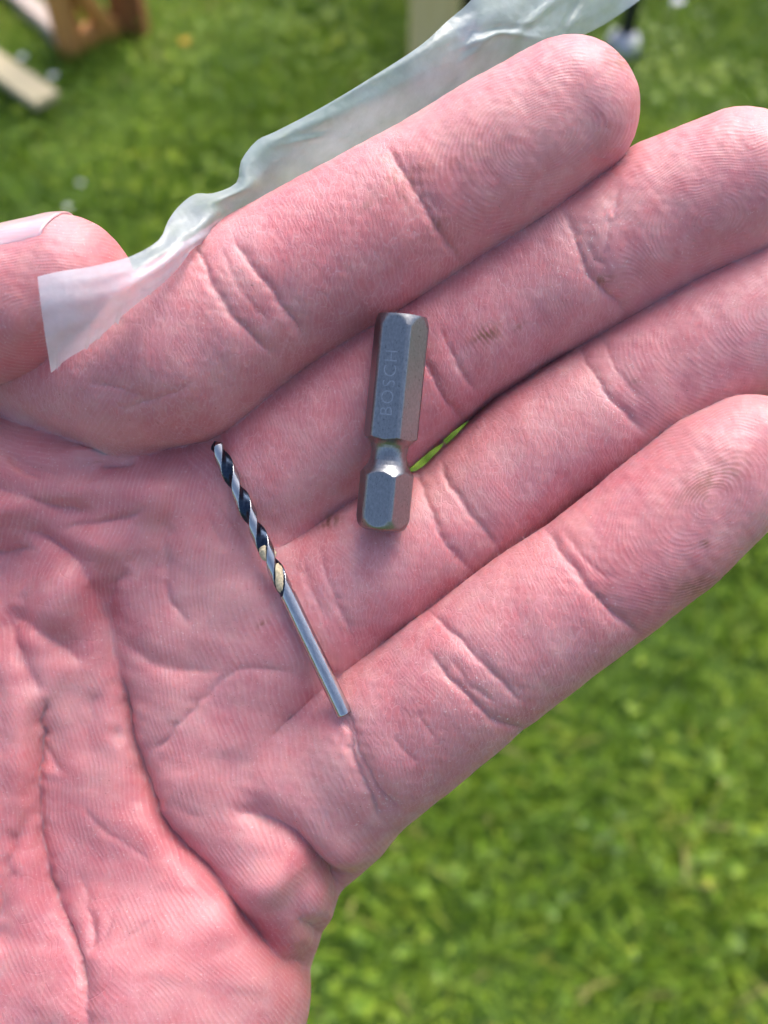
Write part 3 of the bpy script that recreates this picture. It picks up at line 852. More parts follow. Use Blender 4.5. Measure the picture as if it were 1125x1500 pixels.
SKIN_A = (0.6, 0.265, 0.268)
SKIN_B = (0.52, 0.185, 0.205)
SKIN_MAUVE = (0.47, 0.205, 0.245)
SKIN_RED = (0.48, 0.108, 0.13)
SKIN_PALE = (0.64, 0.37, 0.345)
SKIN_DRY = (0.76, 0.5, 0.51)
# fingerprint cores (photo px)
CORES = {'index': (802, 200), 'middle': (1045, 320), 'ring': (1150, 450), 'pinky': (1040, 735), 'thumb': (60, 470)}
BASES = {'middle': (315, 735, .8, -.6), 'ring': (462, 865, .8, -.6), 'pinky': (522, 1110, .85, -.52)}
TIP_FROM = {'index': (648, 300), 'middle': (868, 380), 'ring': (900, 590), 'pinky': (862, 850), 'thumb': (-40, 450)}

def build_hand():
    V, Q = polygonise(0.56)
    V, Q = split_quads(V, Q)
    me2 = bpy.data.meshes.new('hand')
    fill_mesh(me2, V, Q)
    n = len(me2.vertices)
    V = np.empty(n * 3); me2.vertices.foreach_get('co', V); V = V.reshape(-1, 3)
    N = np.empty(n * 3, dtype=np.float32); me2.vertex_normals.foreach_get('vector', N); N = N.reshape(-1, 3).astype(float)
    x, y = to_px(V)
    ch = [sdf_groups(V[i:i + 8000].astype(np.float32)) for i in range(0, n, 8000)]
    palm = np.concatenate([c[0] for c in ch]); fs = {k: np.concatenate([c[1][k] for c in ch]) for k in FINGERS}
    names = list(fs)
    fd = np.stack([fs[k] for k in names], 1)
    near = fd.argmin(1); fmin = fd.min(1)
    wf = 1 / (1 + np.exp(-np.clip((palm - fmin) / 0.9, -30, 30)))      # 1 on fingers, 0 on the palm
    vdir = np.array([0, 0, DMM]) - V; vdir /= np.linalg.norm(vdir, axis=1)[:, None]
    face = sstep(-0.35, 0.15, (N * vdir).sum(1))
    H = np.zeros(n); H2 = np.zeros(n)
    deep = np.zeros(n)
    fall = np.min([fs[k] for k in names], 0)
    wall = 1 / (1 + np.exp(-np.clip((palm - fall) / 0.9, -30, 30)))
    wp = np.clip(1.15 - wall * 1.15, 0, 1)
    for pts, dep, wl, wr, t0, t1 in FOLDS:
        c = catmull(pts); mg = 4 * max(wl, wr)
        sel = np.where((x > c[:, 0].min() - mg) & (x < c[:, 0].max() + mg) & (y > c[:, 1].min() - mg) & (y < c[:, 1].max() + mg) & (face > 0) & ((wp > 0.02) | (y > 560)))[0]
        if not len(sel): continue
        wig = smooth_noise(x[sel], y[sel], 77, 30, 5) * 1.6
        s, t = dist_curve(x[sel] + wig, y[sel] + wig * 0.6, c)
        w = np.where(s < 0, wl, wr)
        prof = np.exp(-(np.abs(s) / w) ** 1.1)
        tap = sstep(0, t0 + 1e-3, t) * sstep(0, t1 + 1e-3, 1 - t)
        (H2 if max(wl, wr) <= 9 else H)[sel] -= 1.42 * dep * prof * tap * wp[sel]
        H2[sel] -= min(0.24, 0.08 + 0.15 * dep) * np.exp(-(np.abs(s) / 3.2) ** 1.3) * tap * wp[sel] * (0.6 + 0.4 * smooth_noise(x[sel], y[sel], 9, 40, 4))
    for mx, my, r1, r2, turn, hh in MOUNDS:
        a = -math.radians(turn)
        u = ((x - mx) * math.cos(a) + (y - my) * math.sin(a)) / r1
        w = (-(x - mx) * math.sin(a) + (y - my) * math.cos(a)) / r2
        H += 1.15 * hh * np.exp(-(u * u + w * w)) * wp
    H += 0.16 * smooth_noise(x, y, 41, 90) * wp + 0.04 * smooth_noise(x, y, 42, 32) * wp
    # the skin rounds off every fold a little
    E = np.concatenate([Q[:, [i, (i + 1) % 4]] for i in range(4)]); deg = np.maximum(np.bincount(E[:, 0], minlength=n), 1)
    for it in range(6):
        H = 0.4 * H + 0.6 * np.bincount(E[:, 0], H[E[:, 1]], minlength=n) / deg
    for fi, k in enumerate(names):
        selm = (near == fi) & (wf > 0.03)
        for pts, dep, w in CREASES[k]:
            c = catmull(pts)
            sel = np.where(selm & (x > c[:, 0].min() - 40) & (x < c[:, 0].max() + 40) & (y > c[:, 1].min() - 40) & (y < c[:, 1].max() + 40) & (face > 0))[0]
            if not len(sel): continue
            wig = smooth_noise(x[sel], y[sel], 5, 26, 5) * 2.2
            s, t = dist_curve(x[sel] + wig, y[sel], c)
            tap = sstep(0, 0.2, t) * sstep(0, 0.2, 1 - t)
            H[sel] -= dep * tap * wf[sel] * (0.85 * np.exp(-(np.abs(s) / (w * 0.55)) ** 1.2) + 0.5 * np.exp(-(s / (w * 3.0)) ** 2))
        # pulps between the joints and a slightly uneven surface
    H += wf * (0.06 * smooth_noise(x, y, 51, 75) + 0.025 * smooth_noise(x, y, 52, 26))
    H = H + H2
    V2 = V + N * (H * face)[:, None]
    # ---- ridge field
    phi = np.zeros(n); amp = np.zeros(n); craz = np.zeros(n); alpha = np.zeros(n)
    rad_ = np.sqrt((x - 1080) ** 2 + (y - 850) ** 2) + 16 * smooth_noise(x, y, 61, 360, 5) + 4 * smooth_noise(x, y, 62, 120, 5)
    phi_p = rad_ / 7.4 * 6.283
    top = (y < 700 - 0.15 * x) & (x < 215)
    phi_p = np.where(top, (y - 0.12 * x + 5 * smooth_noise(x, y, 63, 150, 5)) / 7.0 * 6.283, phi_p)
    phi[:] = phi_p; amp[:] = np.where(top, 0.45, 0.66)
    craz[:] = 0.25
    tipa = np.zeros(n)
    for fi, k in enumerate(names):
        m = (near == fi) & (wf > 0.5)
        if k in BASES:
            bx, by, ddx, ddy = BASES[k]
            m &= ((x - bx) * ddx + (y - by) * ddy) > 0
        pts = np.array([p[:2] for p in FINGERS[k]], float)
        cx_, cy_ = x[m], y[m]
        s, t = dist_curve(cx_, cy_, pts[::-1])
        Ltot = np.linalg.norm(np.diff(pts, axis=0), axis=1).sum()
        u = t * Ltot
        # beyond the ends
        q0 = pts[0]; dirv = pts[0] - pts[1]; dirv = dirv / np.linalg.norm(dirv)
        core = np.array(CORES[k]); tipf = np.array(TIP_FROM[k])
        al = (cx_ - tipf[0]) * dirv[0] + (cy_ - tipf[1]) * dirv[1]
        du = (cx_ - core[0]) * dirv[0] + (cy_ - core[1]) * dirv[1]
        dv = -(cx_ - core[0]) * dirv[1] + (cy_ - core[1]) * dirv[0]
        rr = np.sqrt((du * 0.62 - 0.12 * dv) ** 2 + dv ** 2 * 1.0 + 60)
        wtip = sstep(-6, 14, al)
        ph_tip = (rr + 5 * smooth_noise(cx_, cy_, 91 + fi, 120, 5)) / 4.5 * 6.283
        ph_mid = (u * 0.96 + 0.0011 * s * s + 0.30 * s + 10 * smooth_noise(cx_, cy_, 81 + fi, 140, 5)) / 7.2 * 6.283
        tipa[m] = np.where(wtip > 0.5, np.arctan2(dv, du), 0) * (1 if fi % 2 else -1)
        phi[m] = np.where(wtip > 0.5, ph_tip, ph_mid)
        amp[m] = np.where(wtip > 0.5, 0.55, 0.5) * np.abs(wtip * 2 - 1) ** 0.5
        craz[m] = np.where(wtip > 0.5, 0.15, 0.8)
    # forks where ridges start and stop
    r = np.random.default_rng(4)
    front = np.where((face > 0.5) & (x > -60) & (x < 1190) & (y > 0) & (y < 1560))[0]
    aa = np.zeros(len(front)); xf, yf = x[front], y[front]
    for k in range(170):
        a_, b_ = r.uniform(-20, 1150), r.uniform(60, 1500); s_ = r.choice([-1, 1])
        ang = r.uniform(0, 6.283); ln = r.uniform(12, 38)
        c_, d_ = a_ + ln * math.cos(ang), b_ + ln * math.sin(ang)
        aa += s_ * (np.arctan2(yf - b_, xf - a_) - np.arctan2(yf - d_, xf - c_))
    alpha[front] = aa
    alpha += tipa
    # ---- attributes
    ed = sstep(0.05, 0.5, (N * vdir).sum(1))
    red = blobs(x, y, REDS); pale = blobs(x, y, PALES); dirt = blobs(x, y, DIRT)
    flake = blobs(x, y, [(610, 300, 40, 2, 55, .5), (860, 370, 60, 1.5, 60, .8), (690, 990, 60, 1.6, 45, 1.), (740, 1060, 40, 1.4, 10, 1.), (900, 590, 60, 1.3, 50, .7), (550, 1170, 40, 1.4, 60, .8), (180, 1230, 60, 1.6, -35, .5), (290, 480, 60, 1.5, 40, .4), (260, 930, 50, 1.2, 40, .5),
                         (650, 830, 50, 1.3, 40, .4), (200, 1330, 100, 1.4, 0, .3), (880, 880, 50, 1.5, 45, .4), (380, 450, 60, 1.5, 50, .4)])
    fr = face
    flake = np.maximum(flake, 0.22)
    def put(nm, arr, typ='FLOAT_VECTOR'):
        a = me2.attributes.new(nm, typ, 'POINT')
        a.data.foreach_set('vector' if typ == 'FLOAT_VECTOR' else 'value', np.ascontiguousarray(arr, dtype=np.float32).ravel())
    put('ridge_field', np.stack([phi, np.clip(1 - wall * 0.85, 0, 1), amp * fr], 1))
    put('ridge_fork', np.stack([np.cos(alpha), np.sin(alpha), craz * fr], 1))
    red = np.clip(red + 0.14 * (1 - wall), 0, 1)
    put('tone', np.stack([red * fr, pale * fr, flake * fr], 1))
    put('stain', dirt * fr, 'FLOAT')
    # the forearm runs on out of the picture: stretch what lies past the wrist
    wrist = P3(120, 1760, -9); axd = P3(180, 2050, -11) - P3(60, 1500, -8); axd /= np.linalg.norm(axd)
    al = (V2 - wrist) @ axd
    st_ = np.clip(al, 0, None)
    V2 = V2 + axd * (st_ * 7.5)[:, None]
    cenl = wrist + axd * (al * (al > 0))[:, None]
    me2.vertices.foreach_set('co', V2.ravel())
    me2.polygons.foreach_set('use_smooth', np.ones(len(me2.polygons), dtype=bool))
    me2.update()
    me2.name = 'hand'
    me2.materials.clear(); me2.materials.append(skin_material())
    o = bpy.data.objects.new('hand', me2)
    COL.objects.link(o)
    o.matrix_world = HAND_M
    tag(o, 'open left hand, palm up, cupped around a drill bit and a hex bit', 'hand')
    return o, V2, (x, y, face)

hand, HV, _hxy = build_hand()

def skin_height(px, py, rad=6):
    """height (mm) of the palm skin under a photograph pixel"""
    x, y, fc = _hxy
    m = (np.abs(x - px) < rad) & (np.abs(y - py) < rad) & (fc > 0.5)
    return float(HV[m, 2].max()) if m.any() else float('nan')



# ------------------------------------------------------------------ thumb nail
def build_nail():
    m, nt, out = new_mat('fingernail')
    tc = nd(nt, 'ShaderNodeTexCoord')
    nz = nd(nt, 'ShaderNodeTexNoise'); nz.inputs['Scale'].default_value = 0.5; nz.inputs['Detail'].default_value = 4
    mp = nd(nt, 'ShaderNodeMapping'); mp.inputs['Scale'].default_value = (0.2, 2, 2)
    nt.links.new(tc.outputs['Object'], mp.inputs[0]); nt.links.new(mp.outputs[0], nz.inputs['Vector'])
    col = ramp(nt, nz.outputs['Fac'], [(0.3, (0.54, 0.30, 0.33)), (0.7, (0.64, 0.42, 0.45))])
    p = nd(nt, 'ShaderNodeBsdfPrincipled'); nt.links.new(col, p.inputs['Base Color'])
    p.inputs['Roughness'].default_value = 0.28; p.inputs['Subsurface Weight'].default_value = 0.4; p.inputs['Subsurface Scale'].default_value = 0.001
    p.inputs['Coat Weight'].default_value = 0.3
    bp = nd(nt, 'ShaderNodeBump'); bp.inputs['Strength'].default_value = 0.3; bp.inputs['Distance'].default_value = 0.0002
    nt.links.new(nz.outputs['Fac'], bp.inputs['Height']); nt.links.new(bp.outputs[0], p.inputs['Normal'])
    nt.links.new(p.outputs[0], out.inputs[0])
    nodes = FINGERS['thumb']
    c = [P3(*q[:3]) for q in nodes[:3]]; r = [RM(q[3], q[2]) for q in nodes[:3]]
    ax = c[0] - c[1]; ax = ax / np.linalg.norm(ax)
    upv = np.array([0, 1.0, 0.0]); upv -= ax * (upv @ ax); upv /= np.linalg.norm(upv)
    fw = np.cross(ax, upv)                      # towards the viewer or away
    if fw[2] < 0: fw = -fw
    tilt = math.radians(6)
    nu, nv = 40, 36
    V = []
    for i in range(nu):
        u = i / (nu - 1)
        for j in range(nv):
            v = j / (nv - 1) * 2 - 1
            th = v * math.radians(58) + tilt
            # back from the tip; the free edge is rounded
            s0 = 3.9 - 3.0 * v * v
            s = s0 - u * 15.0
            # body of the thumb at this place
            base = c[0] + ax * s
            t = np.clip(-s / np.linalg.norm(c[0] - c[1]), 0, 1)
            rr = r[0] * (1 - t) + r[1] * t
            if s > 0: rr = math.sqrt(max(rr * rr - s * s * 0.9, 1))
            lift = 0.26 + 0.05 * (1 - u) ** 3 - 0.5 * max(0, abs(v) - 0.86) / 0.14
            rad = rr + lift
            flat = 1.0 - 0.03 * (1 - v * v)
            V.append(base + (upv * math.cos(th) + fw * math.sin(th)) * rad * flat)
    F = [[i * nv + j, i * nv + j + 1, (i + 1) * nv + j + 1, (i + 1) * nv + j] for i in range(nu - 1) for j in range(nv - 1)]
    o = mesh_obj('thumb_nail', np.array(V), np.array(F), m, hand)
    md = o.modifiers.new('t', 'SOLIDIFY'); md.thickness = 0.3; md.offset = 0
    return o
build_nail()

# ------------------------------------------------------------------ the two bits lying in the palm
def axis_frame(p0, p1):
    """x across, y towards the viewer, z from p0 to p1"""
    z = p1 - p0; L = np.linalg.norm(z); z = z / L
    y = np.array([0, 0, 1.0]); y = y - z * (y @ z); y /= np.linalg.norm(y)
    x = np.cross(y, z)
    return x, y, z, L

def place(o, p0, x, y, z):
    M = Matrix(((x[0], y[0], z[0], p0[0]), (x[1], y[1], z[1], p0[1]), (x[2], y[2], z[2], p0[2]), (0, 0, 0, 1)))
    o.matrix_world = HAND_M @ M

def steel_mat(name, c1, c2, rough, scale=2.0, pits=0.0, stretch=(1, 1, 1), bump=0.02):
    m, nt, out = new_mat(name)
    tc = nd(nt, 'ShaderNodeTexCoord')
    mp = nd(nt, 'ShaderNodeMapping'); mp.inputs['Scale'].default_value = stretch
    nt.links.new(tc.outputs['Object'], mp.inputs[0])
    nz = nd(nt, 'ShaderNodeTexNoise'); nz.inputs['Scale'].default_value = scale; nz.inputs['Detail'].default_value = 6; nz.inputs['Roughness'].default_value = 0.65
    nt.links.new(mp.outputs[0], nz.inputs['Vector'])
    col = ramp(nt, nz.outputs['Fac'], [(0.3, c1), (0.7, c2)])
    n2 = nd(nt, 'ShaderNodeTexNoise'); n2.inputs['Scale'].default_value = 1.7; n2.inputs['Detail'].default_value = 5; n2.inputs['Roughness'].default_value = 0.7
    nt.links.new(tc.outputs['Object'], n2.inputs['Vector'])
    pit = ramp(nt, n2.outputs['Fac'], [(0.64, (0, 0, 0)), (0.70, (1, 1, 1))])
    col = mix_c(nt, math_n(nt, 'MULTIPLY', pit, pits), col, (0.03, 0.028, 0.03))
    p = nd(nt, 'ShaderNodeBsdfPrincipled')
    nt.links.new(col, p.inputs['Base Color']); p.inputs['Metallic'].default_value = 1.0
    mr = nd(nt, 'ShaderNodeMapRange'); mr.inputs['To Min'].default_value = rough - 0.08; mr.inputs['To Max'].default_value = rough + 0.12
    nt.links.new(nz.outputs['Fac'], mr.inputs[0]); nt.links.new(mr.outputs[0], p.inputs['Roughness'])
    bp = nd(nt, 'ShaderNodeBump'); bp.inputs['Strength'].default_value = 0.6; bp.inputs['Distance'].default_value = 0.001
    nt.links.new(math_n(nt, 'MULTIPLY', nz.outputs['Fac'], bump), bp.inputs['Height'])
    nt.links.new(bp.outputs[0], p.inputs['Normal'])
    nt.links.new(p.outputs[0], out.inputs[0])
    return m

def build_hex_bit():
    a = P3(559, 775, 9.9); b = P3(590, 463, 12.4)       # lower end, upper end
    x, y, z, L = axis_frame(a, b)
    AF = 6.25; rc = AF / math.sqrt(3)                       # corner radius
    rot = math.radians(90 + 14.8)                       # which way the corners point
    steel = steel_mat('bit_steel', (0.19, 0.192, 0.20), (0.30, 0.30, 0.305), 0.29, 5.0, 0.6, (1, 1, 0.5), 0.010)
    th = np.sort(np.concatenate([np.linspace(0, 2 * np.pi, 72, endpoint=False)] + [np.array([rot + k * np.pi / 3 + d for d in (-0.10, -0.05, 0, 0.05, 0.10)]) for k in range(6)]) % (2 * np.pi))
    def hexr(t):
        f = (t - rot) % (np.pi / 3) - np.pi / 6
        r = AF / 2 / np.cos(f)
        return np.minimum(r, rc * 0.958)
    prof = [(0.0, 2.55), (0.006, 2.86), (0.014, 3.05), (0.03, 3.24), (0.05, 3.42), (0.075, 3.7), (0.245, 3.7), (0.262, 3.42), (0.275, 3.15), (0.29, 2.87), (0.31, 2.57), (0.33, 2.37), (0.35, 2.28), (0.37, 2.27), (0.388, 2.34), (0.405, 2.52), (0.418, 2.8), (0.43, 3.2), (0.44, 3.7), (0.90, 3.7), (0.945, 3.5), (0.968, 3.34), (0.985, 3.2), (1.0, 3.05)]
    tt = np.unique(np.concatenate([np.linspace(0, 0.1, 26), np.linspace(0.1, 0.22, 6), np.linspace(0.22, 0.48, 80), np.linspace(0.48, 0.88, 8), np.linspace(0.88, 1, 30)]))
    pr = np.interp(tt, [q[0] for q in prof], [q[1] for q in prof])
    H = hexr(th)
    V = []
    for t, r in zip(tt, pr):
        R = np.minimum(H, r)
        for c_, s_, q in zip(np.cos(th), np.sin(th), R): V.append((c_ * q, s_ * q, t * L))
    n = len(th); k = len(tt)
    F = [[i * n + j, i * n + (j + 1) % n, (i + 1) * n + (j + 1) % n, (i + 1) * n + j] for i in range(k - 1) for j in range(n)]
    # ends: flat, with a shallow hollow at the upper one
    V.append((0, 0, 0)); V.append((0, 0, L - 0.02))
    F += [[len(V) - 2, (j + 1) % n, j] for j in range(n)] + [[len(V) - 1, (k - 1) * n + j, (k - 1) * n + (j + 1) % n] for j in range(n)]
    root = empty('hex_bit')
    body = mesh_obj('shank', V, F, steel, root)
    me = body.data
    try:
        me.set_sharp_from_angle(angle=math.radians(24))
    except Exception:
        pass
    place(root, a, x, y, z)
    tag(root, 'steel hexagonal screwdriver bit with a waisted neck across middle and ring fingers', 'screwdriver bit')
    # stamped lettering on the left visible flat, reading upwards
    cu = bpy.data.curves.new('lettering', 'FONT')
    cu.body = 'BOSCH'; cu.size = 2.3; cu.align_x = 'LEFT'; cu.align_y = 'CENTER'; cu.space_character = 1.15
    cu.extrude = 0.012; cu.offset = -0.035; cu.resolution_u = 4
    tmp = bpy.data.objects.new('lettering', cu); COL.objects.link(tmp)
    dg = bpy.context.evaluated_depsgraph_get()
    me = bpy.data.meshes.new_from_object(tmp.evaluated_get(dg))
    bpy.data.objects.remove(tmp)
    letm = steel_mat('stamped_edge', (0.25, 0.26, 0.28), (0.40, 0.41, 0.43), 0.38)
    me.materials.clear(); me.materials.append(letm)
    o = bpy.data.objects.new('stamped_lettering', me); COL.objects.link(o)
    o.parent = root
    # flat on the viewer's left of the front edge
    fa = rot - math.pi / 6
    nrm = Vector((math.cos(fa), math.sin(fa), 0)); along = Vector((0, 0, 1)); upl = nrm.cross(along)
    org = nrm * (AF / 2 + 0.004) + along * (L * 0.53)
    o.matrix_basis = Matrix(((along.x, upl.x, nrm.x, org.x), (along.y, upl.y, nrm.y, org.y), (along.z, upl.z, nrm.z, org.z), (0, 0, 0, 1)))
    return root

def build_drill():
    a = P3(505, 1047, 9.5); b = P3(314, 646, 7.7)         # shank end, point
    x, y, z, L = axis_frame(a, b)
    R = 1.04
    bright = steel_mat('drill_bright_steel', (0.36, 0.36, 0.37), (0.52, 0.51, 0.51), 0.20, 3.0, 0.25, (1, 1, 0.25), 0.01)
    oxide = steel_mat('drill_black_oxide', (0.015, 0.022, 0.038), (0.04, 0.055, 0.085), 0.34, 3.0, 0.2)
    dust = plain_mat('packed_sawdust', (0.52, 0.43, 0.28), 0.9, vary=0.35, scale=3.0)
    dust_b = dust
    pitch = 10.4; zf = L * 0.435                            # flutes start above the plain shank
    n = 84; th = np.linspace(0, 2 * np.pi, n, endpoint=False)
    ph0 = 0.35
    def flute_depth(ang):
        """0 on the lands, 1 deep in the flute"""
        f = ((ang) % np.pi) / np.pi                        # two flutes
        g = np.clip((f - 0.40) / 0.60, 0, 1)
        return np.sin(np.pi * g) ** 0.75
    def ring(s):
        ang = th - 2 * np.pi * s / pitch - ph0
        dep = np.clip((s - zf) / 3.0, 0, 1) ** 0.6
        return flute_depth(ang) * dep, ang
    root = empty('drill_bit')
    # shank
    ss = np.concatenate([[0, 0.06, 0.16, 0.3], np.linspace(0.5, zf, 40)])
    V = []
    for s in ss:
        r = R * (0.86 + 0.14 * min(1, (s / 0.16)) ** 0.5 if s < 0.16 else 1.0)
        V += [(math.cos(t) * r, math.sin(t) * r, s) for t in th]
    F = [[i * n + j, i * n + (j + 1) % n, (i + 1) * n + (j + 1) % n, (i + 1) * n + j] for i in range(len(ss) - 1) for j in range(n)]
    V.append((0, 0, 0)); F += [[len(V) - 1, (j + 1) % n, j] for j in range(n)]
    mesh_obj('shank', V, F, bright, root)
    # fluted body: lands bright, flutes black
    tip = 0.75
    ss = np.concatenate([np.linspace(zf, L - tip, 230), L - tip + np.linspace(0, 1, 9)[1:] * tip])
    V = []; blk = []
    for s in ss:
        d, ang = ring(s)
        r = R * (1 - 0.52 * d)
        if s > L - tip: r = np.minimum(r, R * max((L - s) / tip, 0.02) + 0.0)
        V += [(math.cos(t) * q, math.sin(t) * q, s) for t, q in zip(th, r)]
        blk.append((d > 0.05) | (s > L - 0.35))
    blk = np.array(blk)
    F = []; mi = []
    for i in range(len(ss) - 1):
        for j in range(n):
            F.append([i * n + j, i * n + (j + 1) % n, (i + 1) * n + (j + 1) % n, (i + 1) * n + j])
            mi.append(1 if blk[i, j] else 0)
    o = mesh_obj('fluted_body', V, F, bright, root)
    o.data.materials.append(oxide)
    o.data.polygons.foreach_set('material_index', mi)
    o.data.update()
    # sawdust packed in the last turns of the flutes
    def packed(s0, s1, which, seed):
        rr = np.random.default_rng(seed)
        V = []; ns, nt_ = 26, 14
        for i in range(ns):
            s = s0 + (s1 - s0) * i / (ns - 1)
            for j in range(nt_):
                f = 0.44 + 0.52 * j / (nt_ - 1)
                ang = f * math.pi + which * math.pi + 2 * math.pi * s / pitch + ph0
                e = min(1, 4 * min(i, ns - 1 - i) / (ns - 1), 5 * min(j, nt_ - 1 - j) / (nt_ - 1) + 0.25)
                r = R * (0.62 + 0.34 * e + rr.normal(0, 0.05))
                V.append((math.cos(ang) * r, math.sin(ang) * r, s))
        F = [[i * nt_ + j, i * nt_ + j + 1, (i + 1) * nt_ + j + 1, (i + 1) * nt_ + j] for i in range(ns - 1) for j in range(nt_ - 1)]
        q = mesh_obj('packed_sawdust', V, F, dust, root)
        md = q.modifiers.new('t', 'SOLIDIFY'); md.thickness = 0.3; md.offset = -1
    packed(zf + 0.2, zf + 4.2, 0, 1)
    packed(zf + 0.2, zf + 4.2, 1, 3)
    packed(zf + 5.0, zf + 7.0, 0, 2)
    packed(zf + 5.0, zf + 7.0, 1, 5)
    place(root, a, x, y, z)
    tag(root, 'thin twist drill bit with black flutes and plain silver shank across the palm', 'drill bit')
build_hex_bit()
build_drill()

# ------------------------------------------------------------------ the plastic film pinched by the thumb
def build_film():
    ST = [  # upper edge, fold, lower edge: photo x, photo y, depth mm
        ((55, 405, 21.5), (63, 470, 22.5), (75, 546, 17.5)), ((90, 397, 21.5), (97, 455, 23.0), (93, 530, 18.0)), ((130, 391, 21.0), (140, 440, 22.5), (128, 508, 18.5)),
        ((190, 376, 20.0), (190, 415, 22.0), (180, 462, 19.0)), ((232, 352, 18.0), (234, 386, 20.0), (228, 424, 18.5)), ((246, 324, 15.0), (262, 358, 18.0), (262, 392, 17.5)),
        ((262, 302, 12.5), (286, 340, 15.5), (288, 360, 15.0)), ((286, 284, 11.5), (316, 318, 13.0), (335, 352, 5)), ((312, 283, 11.5), (345, 300, 11.0), (385, 330, -2)), ((346, 268, 11.0), (378, 283, 9.5), (430, 310, -6)),
        ((353, 236, 10.5), (402, 262, 8.5), (470, 300, -8)), ((376, 206, 10), (432, 236, 8), (520, 290, -9)), ((405, 192, 10), (462, 216, 7.5), (560, 280, -10)), ((470, 158, 10), (515, 190, 7), (610, 260, -10)),
        ((540, 116, 10), (580, 160, 6), (670, 240, -10)), ((614, 68, 9), (660, 112, 5), (740, 210, -11)), ((656, 30, 8), (720, 80, 3), (800, 180, -12)), ((690, 0, 7), (775, 50, 0), (830, 130, -12)),
        ((712, -40, 6), (806, 28, -3), (838, 66, -10)), ((735, -75, 5), (835, 5, -5), (885, 36, -10)), ((760, -110, 4), (860, -30, -6), (945, -6, -10)), ((785, -150, 3), (890, -80, -7), (1000, -62, -10)), ((800, -190, 2), (920, -140, -8), (1030, -120, -10)),
    ]
    A = np.array(ST, float)                              # station, curve, xyz
    cur = [catmull(A[:, k, :], 0) for k in range(3)]
    def dens(c, m):
        u = np.linspace(0, len(c) - 1, m); i = np.clip(u.astype(int), 0, len(c) - 2); f = (u - i)[:, None]
        return c[i] * (1 - f) + c[i + 1] * f
    m, ns = 300, 44
    U, Fo, Lo = [dens(c, m) for c in cur]
    rr = np.random.default_rng(9)
    # torn lower edge at the free end
    jag = np.zeros(m)
    for k in range(0, 60): jag[k] = (rr.uniform(2, 7) if rr.uniform() < 0.10 else 0)
    P = np.zeros((m, ns, 3))
    for j in range(ns):
        s = j / (ns - 1)
        a, b, c = (1 - s) * (1 - 2 * s), 4 * s * (1 - s), s * (2 * s - 1)
        q = a * U + b * Fo + c * Lo
        P[:, j] = q
        P[:, j, 1] += (jag + 1.0 * np.sin(np.arange(m) * 0.23) * (np.arange(m) < 60)) * s ** 14
    ii, jj = np.meshgrid(np.arange(m) / m, np.arange(ns) / ns, indexing='ij')
    rel = np.clip(P[:, :, 0] / 300, 0, 1)
    wr = 0.5 * np.sin(jj * 9 + ii * 16) + 0.35 * np.sin(jj * 21 - ii * 30 + 1) + 0.25 * np.sin(jj * 6 + ii * 75)
    P[:, :, 2] += wr * (0.12 + 0.22 * rel)
    # puckers near the fingertip
    for cx_, cy_, ang, wid, ln, h in ((715, 55, 20, 5, 40, .8), (740, 42, 5, 4, 45, -.7), (700, 72, 40, 5, 35, .7), (760, 52, -8, 4, 40, .6), (690, 50, 65, 4, 25, -.6), (450, 205, 12, 6, 30, .8), (655, 140, 50, 7, 60, .8), (790, 20, 40, 6, 60, .9), (840, 15, 60, 5, 40, -.8)):
        a = -math.radians(ang)
        u = (P[:, :, 0] - cx_) * math.cos(a) + (P[:, :, 1] - cy_) * math.sin(a); v = -(P[:, :, 0] - cx_) * math.sin(a) + (P[:, :, 1] - cy_) * math.cos(a)
        P[:, :, 2] += h * np.exp(-(v / wid) ** 2 - (u / ln) ** 2)
    k = (DMM - P[:, :, 2]) / FPX
    V = np.stack([(P[:, :, 0] - CX) * k, (CY - P[:, :, 1]) * k, P[:, :, 2]], -1).reshape(-1, 3)
    i = np.arange(m - 1)[:, None] * ns + np.arange(ns - 1)[None, :]
    Q = np.stack([i, i + 1, i + ns + 1, i + ns], -1).reshape(-1, 4)
    mt, nt, out = new_mat('milky_plastic_film')
    tc = nd(nt, 'ShaderNodeTexCoord')
    nz = nd(nt, 'ShaderNodeTexNoise'); nz.inputs['Scale'].default_value = 0.25; nz.inputs['Detail'].default_value = 4
    nt.links.new(tc.outputs['Object'], nz.inputs['Vector'])
    df = nd(nt, 'ShaderNodeBsdfDiffuse'); df.inputs['Color'].default_value = (0.64, 0.74, 0.81, 1)
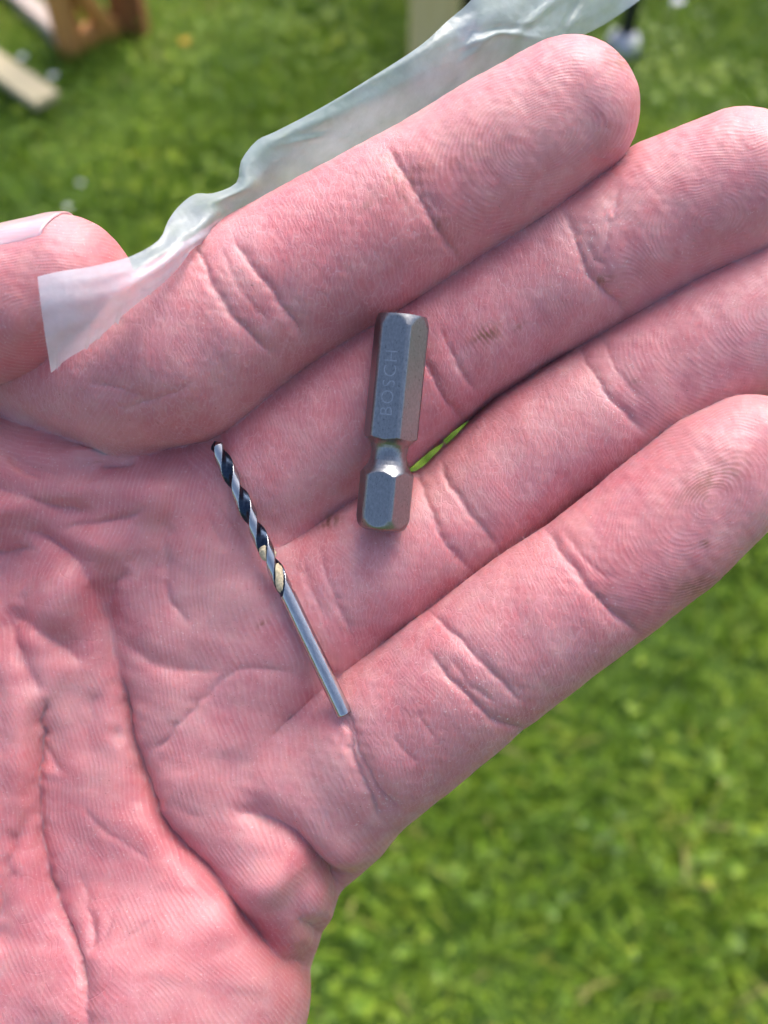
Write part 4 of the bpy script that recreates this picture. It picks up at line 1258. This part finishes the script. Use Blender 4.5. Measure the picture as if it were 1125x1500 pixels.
    tl = nd(nt, 'ShaderNodeBsdfTranslucent'); tl.inputs['Color'].default_value = (0.69, 0.79, 0.84, 1)
    tr = nd(nt, 'ShaderNodeBsdfTransparent'); tr.inputs['Color'].default_value = (0.96, 0.97, 0.98, 1)
    gl = nd(nt, 'ShaderNodeBsdfGlossy'); gl.inputs['Roughness'].default_value = 0.36; gl.inputs['Color'].default_value = (1, 1, 1, 1)
    m1 = nd(nt, 'ShaderNodeMixShader'); m1.inputs[0].default_value = 0.45
    nt.links.new(df.outputs[0], m1.inputs[1]); nt.links.new(tl.outputs[0], m1.inputs[2])
    m2 = nd(nt, 'ShaderNodeMixShader')
    mr = nd(nt, 'ShaderNodeMapRange'); mr.inputs['From Min'].default_value = 0.35; mr.inputs['From Max'].default_value = 0.65; mr.inputs['To Min'].default_value = 0.42; mr.inputs['To Max'].default_value = 0.56
    nt.links.new(nz.outputs['Fac'], mr.inputs[0]); nt.links.new(mr.outputs[0], m2.inputs[0])
    nt.links.new(tr.outputs[0], m2.inputs[2]); nt.links.new(m1.outputs[0], m2.inputs[1])
    fr = nd(nt, 'ShaderNodeFresnel'); fr.inputs['IOR'].default_value = 1.5
    m3 = nd(nt, 'ShaderNodeMixShader'); nt.links.new(fr.outputs[0], m3.inputs[0])
    nt.links.new(m2.outputs[0], m3.inputs[1]); nt.links.new(gl.outputs[0], m3.inputs[2])
    n2 = nd(nt, 'ShaderNodeTexNoise'); n2.inputs['Scale'].default_value = 0.9; n2.inputs['Detail'].default_value = 3
    nt.links.new(tc.outputs['Object'], n2.inputs['Vector'])
    bp = nd(nt, 'ShaderNodeBump'); bp.inputs['Strength'].default_value = 0.35; bp.inputs['Distance'].default_value = 0.0005
    nt.links.new(n2.outputs['Fac'], bp.inputs['Height'])
    for q in (gl, df): nt.links.new(bp.outputs[0], q.inputs['Normal'])
    nt.links.new(m3.outputs[0], out.inputs[0])
    o = mesh_obj('plastic_film', V, Q, mt)
    o.matrix_world = HAND_M
    tag(o, 'crumpled milky plastic film held between thumb and index finger', 'plastic film')
build_film()
